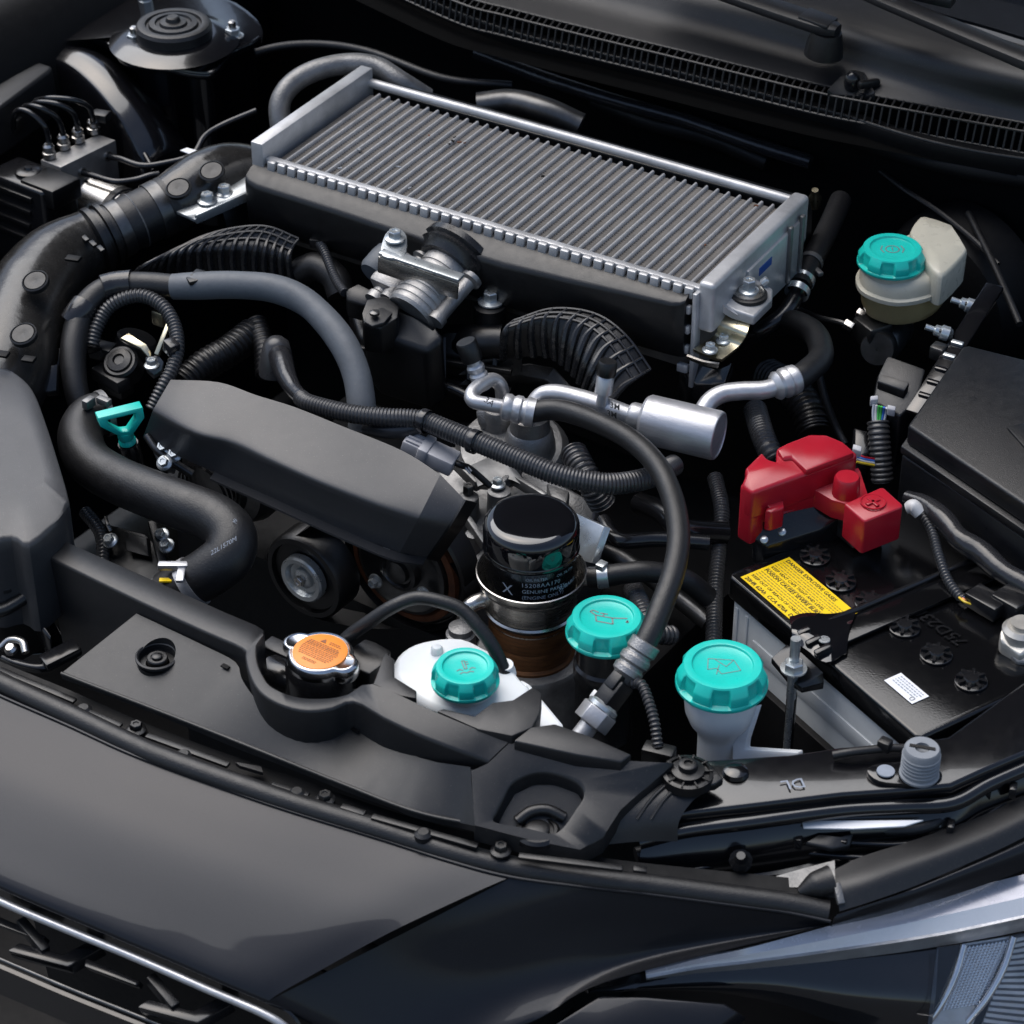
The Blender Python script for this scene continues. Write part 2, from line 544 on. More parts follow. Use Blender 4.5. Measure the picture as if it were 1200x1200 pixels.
# ---------------------------------------------------------------- grille below the bumper
gr = thing('front_grille', 'glossy black grille with bright metal rim below the bumper', 'grille', P(120, 1160, 330))
rim = PP([(-60, 1018, 428), (0, 1051, 426), (80, 1085, 423), (160, 1118, 420), (240, 1153, 416), (305, 1181, 412), (335, 1200, 405), (352, 1225, 390)])
M().tube([p+V((0, 0, -4)) for p in rim], 2.9, 12, 6).build('bright_rim', 'bright_aluminium', gr)
M().sheet([[p+V((0, 8, 2)) for p in rim], [p+V((0, 14, -22)) for p in rim]], 1, 6, 2).build('rim_backing', 'gloss_plastic', gr)
M().sheet([[p+V((0, 60, -14)) for p in rim], [p+V((0, 75, -180)) for p in rim]], 1, 4, 2).build('grille_back', 'deep_black', gr)
low_rim = PP([(-60, 1100, 388), (0, 1124, 388), (80, 1158, 386), (150, 1186, 384), (240, 1222, 380)])
M().tube(low_rim, 1.6, 10, 6).build('lower_rim', 'dark_steel', gr)
M().sheet([[p+V((0, -2, -2)) for p in low_rim], [p+V((0, 6, -40)) for p in low_rim]], 1, 6, 3).build('lower_bar', 'gloss_plastic', gr)
def tooth(px, py):
    a = PP([(px, py, 398), (px+72, py+19, 396), (px+112, py-4, 396), (px+100, py-14, 396), (px+66, py+4, 397), (px+14, py-10, 399)])
    return M().prism(a, (0, 4, -11))
for px, py in ((8, 1114), (160, 1180)):
    tt = tooth(px, py).build('grille_tooth', 'gloss_plastic', gr, bevel=1.5)
    M().bar(P(px+46, py+2, 396), P(px+16, py-34, 402), 7, 9).build('web', 'black_plastic', tt, bevel=1)
for px, py in ((-10, 1070), (100, 1122)):
    M().prism(PP([(px, py, 404), (px+64, py+27, 402), (px+60, py+33, 402), (px-2, py+10, 404)]), (0, 4, -8)).build('grille_tooth', 'gloss_plastic', gr, bevel=1.5)

# ---------------------------------------------------------------- bulb seal and slam panel behind it
seal = PP([(-60, 768, 488), (0, 799, 487), (80, 836, 486), (145, 867, 485), (197, 889, 484), (320, 932, 481), (449, 972, 477), (530, 997, 475), (600, 1014, 472), (680, 1026, 468), (760, 1035, 464), (860, 1048, 459), (920, 1056, 456), (968, 1066, 452)])
M().tube([p+V((0, 3, -5)) for p in seal], 8.0, 16, 6).build('bumper_seal', 'rubber', label='black round rubber weather seal along the bumper edge', cat='seal', ang=60)
sp = thing('slam_panel', 'dark strip of bolted metal between weather seal and radiator cover', 'panel', P(300, 910, 450))
back = PP([(-60, 745, 478), (0, 775, 478), (80, 808, 477), (160, 843, 476), (240, 874, 475), (330, 905, 474), (430, 941, 472), (520, 968, 470), (620, 990, 468), (720, 1007, 464), (820, 1018, 458), (940, 1030, 452)])
front = [p+V((0, 3, -7)) for p in PP([(-60, 768, 480), (0, 799, 480), (80, 836, 479), (160, 872, 478), (240, 904, 477), (330, 936, 476), (430, 967, 474), (520, 994, 472), (620, 1017, 470), (720, 1031, 466), (820, 1043, 460), (940, 1060, 454)])]
M().sheet([back, front], 1, 4, 3).build('strip', 'deep_black', sp)
for px, py in ((160, 856), (381, 938), (587, 998)):
    place('bolt', BOLT_DARK, sp, P(px, py, 478))
for px, py in ((98, 832), (215, 886), (348, 930), (496, 978)):
    M().lathe(P(px, py, 480), (0, 0, 1), [(6, -3), (6, 1), (3.5, 3)], 16).build('peg', 'rubber', sp)
for a, b in (((0, 785), (88, 822)), ((104, 835), (142, 851)), ((172, 862), (268, 897)), ((318, 920), (362, 932)), ((400, 945), (428, 954)), ((436, 957), (560, 992)), ((608, 1003), (730, 1018)), ((742, 1018), (758, 1020))):
    M().bar(P(a[0], a[1], 481), P(b[0], b[1], 480), 5, 2.5).build('clip_strip', 'black_plastic', sp, bevel=0.6)
M().prism(PP([(276, 893, 481), (281, 897, 481), (308, 905, 481), (306, 898, 481)]), (0, 0, -3)).build('tab', 'satin_plastic', sp)

# ---------------------------------------------------------------- headlight
hl = thing('headlight', 'headlight with pale chrome strip over a dark lens', 'headlight', P(1050, 1150, 350))
up = PP([(757, 1140, 414), (820, 1123, 420), (880, 1110, 424), (990, 1080, 430), (1100, 1050, 434), (1210, 1022, 438)])
mid = PP([(757, 1142, 412), (820, 1129, 416), (880, 1118, 420), (990, 1097, 425), (1100, 1074, 429), (1210, 1049, 433)])
m2 = PP([(757, 1143, 410), (820, 1132, 412), (880, 1125, 413), (990, 1110, 416), (1100, 1093, 419), (1210, 1070, 422)])
lo_ = PP([(757, 1145, 405), (820, 1137, 404), (880, 1132, 403), (990, 1121, 402), (1100, 1106, 403), (1210, 1086, 405)])
M().sheet([up, mid], 3, 6, 2).build('upper_trim', 'lamp_lilac', hl)
M().sheet([mid, m2], 3, 6, 2).build('light_strip', 'lamp_white', hl)
M().sheet([m2, lo_], 3, 6, 2).build('lower_trim', 'bright_aluminium', hl)
dk = PP([(700, 1158, 395), (757, 1146, 398), (880, 1133, 400), (990, 1122, 400), (1100, 1107, 401)])
dk2 = PP([(680, 1170, 385), (800, 1172, 372), (900, 1185, 362), (1000, 1215, 350), (1090, 1225, 350)])
M().sheet([[p+V((-2, 4, 0)) for p in dk], [p.lerp(q, .5)+V((2, -3, 4)) for p, q in zip(dk, dk2)], [p+V((-4, 8, 0)) for p in dk2]], 5, 5, 2).build('dark_housing', 'lamp_dark', hl)
# clear side reflector with its grid of prisms
c0, c1, c2, c3 = PP([(1128, 1106, 398), (1186, 1097, 400), (1140, 1200, 352), (1086, 1210, 350)])
c2, c3 = c2+V((0, 0, 0)), c3
M().sheet([[c0, c1], [c3, c2]], 4, 4, 2).build('reflector', 'bright_aluminium', hl)
pr = M()
nrm = (c1-c0).cross(c3-c0).normalized()
if nrm.dot(CP-c0) < 0: nrm = -nrm
for i in range(13):
    for j in range(22):
        u0, u1, v0, v1 = i/13, (i+1)/13, j/30+0.03, (j+1)/30+0.03
        q = [c0.lerp(c1, u).lerp(c3.lerp(c2, u), v) for u, v in ((u0, v0), (u1, v0), (u1, v1), (u0, v1))]
        pr.add(q+[sum(q, V((0, 0, 0)))/4+nrm*1.6], [(0, 1, 4), (1, 2, 4), (2, 3, 4), (3, 0, 4)])
pr.v = [p+nrm*1.2 for p in pr.v]
pr.build('prism_grid', 'lamp_chrome', hl, ang=5, kind='stuff')
for a, b in ((c0, c3), (c1, c2)):
    M().tube([a+nrm*3, a.lerp(b, .35)+nrm*4+X*2, a.lerp(b, .7)+nrm*4, b+nrm*3-X*5], 2.6, 10).build('bezel', 'lamp_chrome', hl)
d0, d1, d2, d3 = PP([(1190, 1098, 400), (1240, 1085, 402), (1240, 1220, 350), (1148, 1205, 350)])
M().sheet([[d0, d1], [d3, d2]], 4, 4, 2).build('side_reflector', 'aged_aluminium', hl)
rg = M()
for j in range(16):
    a, b = d0.lerp(d3, j/16+.03), d1.lerp(d2, j/16+.03)
    rg.bar(a+nrm*1.5, b+nrm*1.5, 2.2, 1.6, nrm)
rg.build('flutes', 'bright_aluminium', hl, kind='stuff')
gl0 = [p+V((3, -4, 3)) for p in PP([(1096, 1108, 404), (1150, 1100, 406), (1215, 1087, 408)])]
gl1 = [p+V((6, -8, 0)) for p in PP([(1080, 1222, 356), (1150, 1224, 356), (1215, 1222, 356)])]
M().sheet([gl0, gl1], 5, 5, 2).build('clear_lens', 'lamp_glass', hl)

# ---------------------------------------------------------------- fender edge beside the headlight
fe = thing('fender_edge', 'smooth black fender trim with bright painted edge above the headlight', 'fender trim', P(1090, 1000, 430))
t0 = PP([(978, 1019, 462), (1012, 1003, 464), (1060, 988, 466), (1110, 971, 468), (1160, 952, 470), (1210, 928, 472)])
t1 = PP([(980, 1040, 462), (1020, 1028, 466), (1065, 1012, 468), (1115, 994, 470), (1165, 974, 472), (1210, 952, 474)])
t2 = PP([(984, 1068, 452), (1025, 1055, 456), (1070, 1039, 458), (1120, 1018, 461), (1170, 996, 464), (1210, 976, 466)])
M().sheet([t0, t1, t2], 5, 5, 2.5).build('trim_panel', 'satin_plastic', fe)
q0 = [p+V((0, -1, -3)) for p in t2]
q1 = PP([(976, 1083, 446), (1025, 1067, 450), (1070, 1052, 453), (1120, 1033, 456), (1170, 1013, 459), (1210, 996, 461)])
q2 = PP([(974, 1086, 438), (1025, 1075, 440), (1070, 1063, 441), (1120, 1048, 443), (1170, 1031, 446), (1210, 1016, 448)])
M().sheet([q0, [p.lerp(q, .45)+Z*4 for p, q in zip(q0, q1)], q1, q2], 4, 5, 2).build('painted_edge', 'body_paint', fe, ang=60)
M().sheet([PP([(905, 1028, 452), (940, 1018, 455), (978, 1008, 458)]), PP([(900, 1040, 450), (940, 1040, 452), (980, 1045, 455)])], 2, 4, 2).build('shim', 'aged_aluminium', fe)
M().tube(PP([(936, 1046, 455), (955, 1038, 458), (974, 1033, 459)]), [3, 9, 11], 14).build('seal_end', 'rubber', fe)
M().bar(P(980, 1035, 463), P(986, 1060, 456), 5, 4).build('clip', 'aged_aluminium', fe, bevel=1)

# ---------------------------------------------------------------- clear housing rim and gasket behind the headlight
lg = thing('lamp_gasket', 'glossy black headlight housing rim with clips and white sticker', 'gasket', P(950, 985, 430))
g0 = PP([(745, 1002, 455), (800, 990, 456), (870, 975, 458), (930, 965, 460), (1000, 970, 462), (1060, 972, 464), (1100, 962, 468), (1150, 930, 474), (1210, 890, 480)])
M().tube(g0, 5.5, 12, 6).build('gasket_cord', 'rubber', lg)
M().tube([p+V((3, -9, -5)) for p in g0], 2.6, 10, 6).build('rim_bead', 'gloss_plastic', lg)
M().tube([p+V((6, -17, -10)) for p in g0], 2.2, 10, 6).build('rim_bead', 'gloss_plastic', lg)
M().sheet([[p+V((0, 12, -4)) for p in g0], [p+V((8, -26, -22)) for p in g0]], 2, 6, 2).build('housing_top', 'gloss_plastic', lg)
for px, py, z in ((936, 985, 462), (989, 987, 462), (1157, 930, 476), (1187, 926, 480), (1114, 970, 470)):
    M().box(P(px, py, z), (5, 9, 9), (rotz(X, 20), rotz(Y, 20), Z)).build('clip', 'gloss_plastic', lg, bevel=1)
M().prism(PP([(944, 987, 466), (960, 977, 468), (985, 980, 468), (1000, 976, 468), (996, 990, 464), (975, 994, 464)]), (0, 0, -4)).build('latch_tab', 'satin_plastic', lg, bevel=1)
M().prism(PP([(940, 962, 474), (1082, 961, 478), (1060, 968, 476), (1000, 971, 475), (942, 970, 474)]), (0, 0, -1)).build('sticker', 'white_label', lg)
M().lathe(P(868, 1008, 462), (0.2, -0.4, 1), [(7, -6), (8, 0), (5, 4), (3, 8)], 10).build('adjuster', 'gloss_plastic', lg, ang=10)

# ---------------------------------------------------------------- cowl below the windscreen
cw = thing('cowl_panel', 'black plastic cowl panel with slotted air grille below the windscreen', 'cowl', P(800, 60, 600))
LIP = [(380, -60), (500, -2), (600, 36), (690, 58), (781, 80), (860, 100), (920, 116), (987, 133), (1040, 150), (1093, 165), (1150, 177), (1215, 187)]
lp = [P(a, b, 622) for a, b in LIP]
M().sheet([[p+V((0, 10, -1)) for p in lp], lp, [p+V((0, -3, -5)) for p in lp], [p+V((0, -1, -16)) for p in lp]], 2, 4, 0).build('front_lip', 'deep_black', cw)
M().tube([p+V((0, -1, -.5)) for p in lp], 1.3, 8, 4).build('lip_edge', 'satin_plastic', cw)
M().tube([p+V((0, 6, -22)) for p in lp], 9, 12, 4).build('hood_seal', 'deep_black', cw)
SL = [(420, -60), (540, -6), (600, 11), (700, 36), (800, 60), (880, 80), (968, 101), (1019, 111), (1100, 126), (1215, 147)]
su = [P(a, b, 640) for a, b in SL]
sd = [p+V((2, -11, -2)) for p in su]
se = [p+V((2, -15, -20)) for p in su]
M().sheet([[p+V((0, 5, -1.6)) for p in su], [p+V((0, 6, -30)) for p in su], [p+V((0, -30, -34)) for p in su]], 1, 4, 0).build('grille_tray', 'void_black', cw)
bars = M()
for row in (su, sd, se):
    bars.tube([p for p in row], 1.3, 6, 6)
fu, fd, fe_ = cr(su, 40), cr(sd, 40), cr(se, 40)
acc = 0
for i in range(1, len(fu)):
    acc += (fu[i]-fu[i-1]).length
    if acc > 6.4:
        acc = 0
        bars.bar(fu[i], fd[i], 1.5, 2)
        bars.bar(fd[i], fe_[i], 1.5, 2, Y)
bars.build('slot_grille', 'satin_plastic', cw, kind='stuff')
r1 = PP([(440, -80, 652), (560, -36, 652), (640, -14, 652), (740, 12, 652), (830, 32, 652), (910, 52, 652), (990, 74, 652), (1040, 88, 652), (1110, 106, 652), (1215, 128, 652)])
r2 = PP([(470, -110, 676), (590, -70, 676), (690, -45, 676), (790, -22, 676), (870, 0, 676), (950, 24, 676), (1020, 44, 676), (1080, 62, 676), (1130, 75, 676), (1215, 98, 676)])
r3 = PP([(500, -140, 690), (620, -110, 690), (720, -90, 690), (820, -68, 690), (900, -44, 690), (980, -18, 690), (1040, 4, 690), (1100, 24, 690), (1150, 38, 690), (1215, 58, 690)])
M().sheet([su, r1, r2, r3], 4, 4, 1.2).build('upper_surface', 'satin_plastic', cw)
M().prism(PP([(968, 106, 644), (984, 88, 650), (1000, 80, 652), (1014, 84, 652), (1026, 108, 646), (1012, 112, 640), (975, 112, 638)]), (0, 4, -16)).build('nozzle_base', 'satin_plastic', cw, bevel=2)
nz = thing('washer_nozzle', 'small black domed washer nozzle set in the slotted cowl', 'nozzle', P(999, 100, 640))
M().lathe(P(998, 103, 642), (0.05, -0.15, 1), [(6.5, 0), (7.2, 6), (6.4, 12), (3.5, 15.5), (0.5, 16.5)], 20).build('dome', 'gloss_plastic', nz)
M().bar(P(1006, 100, 650), P(1030, 96, 648), 6, 7).build('spout', 'black_plastic', nz, bevel=2)

ws = M().sheet([[p+V((0, 6, 4)) for p in r3], [p+V((-20, 160, 70)) for p in r3]], 3, 4, 4)
ws.build('windscreen', 'windscreen', label='dark glass windscreen behind the wiper arms', cat='windscreen')
def wiper(name, a, b, w, label, capped):
    t = thing(name, label, 'wiper', b-V((0, 0, 30)))
    d, u, r = basis(b-a)
    rings = []
    for k, ww, th in ((0, .8, 7), (0.3, .95, 10), (0.7, 1, 12), (0.88, .98, 13), (0.96, .82, 12), (1, .5, 10)):
        c = a.lerp(b, k)
        rings.append([c+r*(w/2*ww*math.cos(q))+u*(th/2*(abs(math.sin(q))**0.6)*(1 if math.sin(q) > 0 else -1)) for q in [2*math.pi*j/16 for j in range(16)]])
    M().loft(rings).build('arm', 'satin_plastic', t)
    if capped:
        M().lathe(b-d*10-u*20, u, [(17, -6), (16, 4), (13, 16)], 24).build('pivot', 'black_plastic', t)
        M().bar(b-d*34+u*5.2, b-d*6+u*4.4, w*0.8, 3.5).build('pivot_cap', 'satin_plastic', t, bevel=1.2)
    else:
        M().lathe(a.lerp(b, .33)+u*5, u, [(3.4, 0), (3.4, 1), (2, 2.4), (0.3, 2.8)], 14).build('rivet', 'steel', t)
    return t
wiper('windscreen_wiper', P(760, -40, 704), P(982, 36, 690), 27, 'black wiper arm ending in capped pivot on the cowl', True)
w2 = wiper('windscreen_wiper', P(960, -32, 722), P(1240, 86, 722), 22, 'long plain wiper arm with a rivet above the cowl', False)


M().bar(P(1020, -20, 730), P(1118, 2, 728), 14, 9).build('rubber_blade', 'rubber', w2, bevel=2)
# ================================================================== radiator cover
rc = thing('radiator_cover', 'wide black plastic radiator cover with raised lip and push clips', 'radiator cover', P(300, 820, 430))
rear = [(72, 631), (181, 679), (264, 716), (309, 737), (301, 755), (302, 775), (308, 790), (316, 802), (335, 812), (357, 817), (385, 817), (408, 812), (436, 800), (500, 828), (560, 853), (600, 866)]
frnt = [(53, 651), (160, 703), (240, 740), (283, 759), (287, 770), (290, 785), (298, 803), (312, 817), (335, 828), (362, 833), (390, 830), (415, 822), (449, 841), (492, 862), (540, 881), (572, 893)]
rear = cr([(a, b, 530) for a, b in rear], 3)
frnt = cr([(a, b, 530) for a, b in frnt], 3)
_pa, _pb, _pc = P(600, 867, 525), P(560, 968, 493), P(790, 894, 515)
_pn = (_pb-_pa).cross(_pc-_pa).normalized()
def PL(px, py, dz=0):
    d = CF + CR*((px-600)/FPX) + CU*((600-py)/FPX)
    return CP+d*((_pa-CP).dot(_pn)/d.dot(_pn))+Z*dz
rings = []
for i, (a, b) in enumerate(zip(rear, frnt)):
    q0, q1 = P(*a), P(*b)
    if i > 33:
        w_ = min(1, (i-33)/11)
        q0, q1 = q0.lerp(PL(a[0], a[1], .3), w_), q1.lerp(PL(b[0], b[1], .3), w_)
    dp = 95 if i < 3 else 95-62*min(1, (i-2)/4)-24*max(0, (i-36)/9)
    inn = (q1-q0).normalized()
    rings.append([q0-Z*dp, q0-Z*1.5, q0+inn*1.5, q1-inn*2.2, q1-inn*0.6-Z*0.7, q1-Z*2.4, q1-Z*dp-inn*min(8, dp*.12)])
M().loft(rings).build('lip_wall', 'satin_plastic', rc, ang=50)
pr_ = [(160, 719, 517), (240, 757, 517), (276, 776, 516), (283, 795, 513), (298, 817, 510), (325, 842, 506), (355, 853, 504), (390, 853, 503), (410, 850, 503), (428, 856, 503), (492, 888, 507), (550, 897, 521)]
pf_ = [(72, 789, 493), (160, 822, 492), (240, 855, 491), (280, 872, 490), (320, 887, 490), (360, 903, 489), (400, 919, 489), (428, 930, 488), (460, 941, 488), (487, 952, 488), (530, 962, 486), (562, 968, 486)]
pa, pb = cr([P(*p) for p in pr_[:-1]]+[PL(551, 899)], 3), cr([P(*p) for p in pf_[:-1]]+[PL(557, 968)], 3)
pl = M()
pl.loft([[a+V((0, 2, 0)) for a in pa], pa, [a.lerp(b, .35) for a, b in zip(pa, pb)], [a.lerp(b, .7) for a, b in zip(pa, pb)], pb,
         [b+V((0, 0, -5)) for b in pb], [a+V((0, 2, -6)) for a in pa]], cap=False, closed=False)
n = len(pa)
top = pa+pb[::-1]
plate = M().prism([p for p in top], [p-Z*5 for p in top]).build('cover_plate', 'satin_plastic', rc)
M().tube([P(72, 789, 493), P(240, 854, 491.6), P(400, 918, 489.6), P(487, 951, 488.6), P(562, 967, 486.6)], 1.3, 8).build('edge_bead', 'satin_plastic', rc)
def push_clip(px, py, z, r, parent, sunk=True):
    c = onto(parent, px, py)
    if sunk:
        cut(parent, M().lathe(c-Z*16, Z, [(r-.5, 0), (r, 26)], 32))
        M().lathe(c-Z*4, Z, [(r+1, -3), (r+1, 0), (r-0.5, 0.2), (r*.9, -1.5), (r*.62, -1.7), (r*.6, -3)], 32).build('recess_floor', 'black_plastic', rc)
        M().lathe(c, Z, [(r-.8, -10), (r-.6, .3), (r+.5, 1.3), (r+1.8, .6), (r+1.8, -1)], 40, cap=False).build('recess_rim', 'satin_plastic', rc)
        c = c-Z*4.5
    k = M().lathe(c, Z, [(r*.55, 0), (r*.55, 3), (r*.5, 3.8), (r*.36, 3.8), (r*.34, 3.2), (r*.30, 3.2), (r*.28, 5), (r*.22, 5.6)], 24).build('push_clip', 'black_plastic', rc)
    return k
push_clip(184, 769, 506, 13.5, plate)
M().box(P(264, 781, 514.5), (6, 3.5, 1)).build('slot_mark', 'deep_black', rc)
M().box(P(417, 855, 504.3), (6, 3.5, 1)).build('slot_mark', 'deep_black', rc)
outer = [PL(x, y) for x, y in ((552, 903), (572, 894), (600, 867), (675, 881), (728, 891), (790, 894), (728, 949), (707, 981), (680, 996), (620, 984), (556, 967))]
hole = [PL(x, y) for x, y in ((583, 950), (590, 936), (601, 917), (624, 906), (648, 906), (675, 916), (684, 930), (676, 946), (652, 975), (618, 970), (580, 963))]
def lin(ps, n):
    return [ps[i].lerp(ps[(i+1) % len(ps)], j/n) for i in range(len(ps)) for j in range(n)]
oc, hc = lin(outer, 4), cr(hole, 4, True)
rp = M()
rp.loft([[p-Z*14 for p in oc], [p-Z*1.2 for p in oc], [p.lerp(q, .012) for p, q in zip(oc, hc)], [a_.lerp(b_, .94) for a_, b_ in zip(oc, hc)], [a_.lerp(b_, .985)-Z*.6 for a_, b_ in zip(oc, hc)], [p-Z*2.4 for p in hc], [p-Z*14+V((0, 2, 0)) for p in hc]], cap=False)
rp.build('clip_pocket_panel', 'satin_plastic', rc, ang=50)
M().prism([p-Z*12+V((0, 2, 0)) for p in hole], (0, 0, -3)).build('pocket_floor', 'black_plastic', rc)
M().lathe(PL(630, 962)-Z*11, Z, [(15, -2), (15, 2), (13, 4), (11, 4), (10.5, 2.5), (8, 2.5), (8, 5), (6, 6)], 30).build('push_clip', 'black_plastic', rc)
M().tube([PL(606, 948)-Z*11, PL(622, 938)-Z*10, PL(642, 936)-Z*10, PL(662, 944)-Z*11], 4, 10).build('pocket_rib', 'black_plastic', rc)
# shroud tabs round the expansion tank
M().prism(PP([(449, 771, 530), (452, 765, 531), (462, 772, 531), (462, 793, 531), (488, 809, 531), (488, 818, 531), (470, 815, 531), (437, 801, 531)]), (0, 0, -14)).build('shroud_tab', 'satin_plastic', rc, bevel=1)
M().prism(PP([(519, 830, 531), (556, 839, 532), (577, 823, 533), (601, 820, 533), (624, 805, 533), (635, 812, 533), (633, 834, 532), (624, 852, 531), (600, 862, 531), (560, 854, 531), (512, 833, 531)]), (0, 0, -14)).build('shroud_tab', 'satin_plastic', rc, bevel=1)
M().prism(PP([(622, 852, 531), (650, 848, 530), (690, 862, 527), (740, 884, 521), (728, 893, 520), (675, 884, 525), (602, 868, 529)]), (0, 0, -12)).build('shroud_tab', 'satin_plastic', rc, bevel=1)

# ================================================================== latch hardware in the open corner
lh = thing('latch_hardware', 'black lever and glossy striker bar beside the radiator cover', 'latch', P(50, 775, 420))
M().bar(P(50, 778, 470), P(92, 757, 474), 15, 8).build('striker_bar', 'gloss_plastic', lh, bevel=2.5)
M().tube(PP([(5, 772, 462), (20, 778, 464), (45, 783, 466), (60, 780, 466)]), 4, 10).build('lever', 'gloss_plastic', lh)
M().tube(PP([(0, 760, 470), (12, 750, 476), (26, 752, 478), (30, 765, 474)]), 3, 10).build('hook', 'steel', lh)
M().prism(PP([(38, 718, 480), (42, 720, 480), (60, 746, 474), (58, 750, 472), (50, 740, 474)]), (0, 0, -20)).build('blade', 'gloss_plastic', lh, bevel=1)
M().prism(PP([(0, 718, 440), (46, 700, 440), (78, 752, 430), (60, 765, 425), (0, 770, 420)]), (0, 0, -10)).build('backing_plate', 'body_black', lh, bevel=1)
M().lathe(P(14, 762, 470), (0, -.4, 1), [(5, 0), (5, 3), (3, 5)], 14).build('rivet', 'steel', lh)

# ================================================================== radiator neck with orange cap
rn = thing('radiator_neck', 'black radiator filler neck with silver cap and orange warning disc', 'radiator cap', P(375, 790, 440))
cc = P(375, 760, 524)
M().lathe(cc-Z*70, Z, [(34, 0), (32, 20), (27, 30), (25, 40), (25, 56), (22, 60)], 32).build('neck', 'gloss_plastic', rn)
M().tube(PP([(318, 790, 478), (335, 800, 480), (365, 806, 478), (400, 800, 474)]), 15, 16).build('tank_end', 'gloss_plastic', rn)
ed = (P(408, 777, 524)-P(342, 747, 524)); ea = math.atan2(ed.y, ed.x)
_, bu, bw = basis(Z)
def ears(t, h):
    d = bu*math.cos(t)+bw*math.sin(t)
    k = abs(d.dot(ed.normalized()))
    return 1+0.34*max(0, (k-0.90)/0.10)**0.8
cp = M().lathe(cc-Z*6, Z, [(19, -8), (22.5, -8), (23.5, -5), (23.2, 1.5), (21.6, 3.6), (20.6, 3.9), (19.9, 3.0), (0.5, 3.0)], 96, lobes=ears).build('pressure_cap', 'cap_metal', rn, ang=50)
M().lathe(cc-Z*3, Z, [(19.0, -.3), (19.2, .5), (18.6, .8), (.3, .8)], 48).build('warning_disc', 'orange_label', cp)
tx = (P(400, 771, 524)-P(352, 750, 524)).normalized(); ty = Z.cross(tx)
ct = cc-Z*1.9
pm = M()
tri = [ct+tx*a+ty*b for a, b in ((-6.5, 8.5), (-1.5, 8.5), (-4, 12.5))]
pm.add(tri, [(0, 1, 2)])
rnd = random.Random(3)
for i, yy in enumerate((11.2, 9.6, 6.8, 5.2, 3.6, 2.0, 0.2, -1.4, -3.0, -4.8, -6.6, -8.2, -11.5, -13)):
    half = math.sqrt(max(0, 16.8**2-yy*yy))
    x0 = 0.5 if i < 2 else (-half+2 if i < 12 else -6)
    xe = half-3 if i < 12 else 6
    while x0 < xe-1:
        w = rnd.uniform(1.0, 2.6)
        h = 0.62 if i not in (3, 4) else .85
        q = [ct+tx*a+ty*b for a, b in ((x0, yy-h/2), (min(x0+w, xe), yy-h/2), (min(x0+w, xe), yy+h/2), (x0, yy+h/2))]
        pm.add(q, [(0, 1, 2, 3)])
        x0 += w+0.55
pm.build('fine_print', 'print_brown', cp, kind='stuff')
M().bar(P(312, 752, 515), P(343, 766, 515), 13, 3).build('bracket_tab', 'satin_plastic', rn, bevel=1)
M().prism(PP([(410, 760, 512), (428, 748, 512), (440, 752, 512), (458, 762, 512), (456, 772, 512), (432, 790, 508), (412, 782, 508)]), (0, 0, -18)).build('neck_bracket', 'black_plastic', rn, bevel=1.5)

oh = M().tube(PP([(398, 757, 508), (412, 743, 519), (432, 729, 531), (460, 711, 544), (487, 701, 549), (513, 704, 549), (540, 714, 545), (561, 735, 536), (577, 757, 525), (588, 780, 512), (592, 790, 506)]), 5.0, 16, 8)
oh.build('overflow_hose', 'rubber', label='thin black overflow hose arching from radiator neck to white tank', cat='hose', ang=60)

# ================================================================== teal capped fillers
def teal_cap(c, r, h, parent, axis=Z, notches=7, phase=0.0):
    """ribbed screw cap, c = centre of its top face"""
    ph = 0.22*2*math.pi/notches-math.atan2(-CF.y, -CF.x)+phase
    def lob(t, hh):
        if hh < -h*0.80 or hh > -h*.16:
            return 1
        k = ((t+ph)*notches/(2*math.pi)) % 1
        dpt = .10 if hh < -h*.25 else .045
        e = .035
        if k < .44: return 1-dpt
        if k < .44+e: return 1-dpt*(1-(k-.44)/e)
        if k < 1-e: return 1
        return 1-dpt*(1-(1-k)/e)
    m = M()
    prof = [(r*.86, -h), (r*.985, -h), (r, -h*.95), (r, -h*.84), (r*.985, -h*.79), (r*.975, -h*.78), (r*.975, -h*.42), (r*.955, -h*.34), (r*.90, -h*.17), (r*.855, -h*.06), (r*.83, 0), (r*.70, .25), (r*.665, 0), (r*.645, -1.5), (r*.62, -1.8), (r*.3, -1.7), (.3, -1.7)]
    m.lathe(c, axis, prof, 196, lobes=lob)
    return m.build('screw_cap', 'teal', parent, ang=32)

def line_print(name, strokes, c, xd, yd, s, mat_, parent, w=0.9):
    m = M()
    up = V(xd).cross(V(yd)).normalized()
    for st in strokes:
        for a, b in zip(st, st[1:]):
            pa_, pb_ = c+xd*(a[0]*s)+yd*(a[1]*s), c+xd*(b[0]*s)+yd*(b[1]*s)
            m.bar(pa_, pb_, w, 0.12, up)
    return m.build(name, mat_, parent)

vr = V((CR.x, CR.y, 0)).normalized(); vb = V((CF.x, CF.y, 0)).normalized()
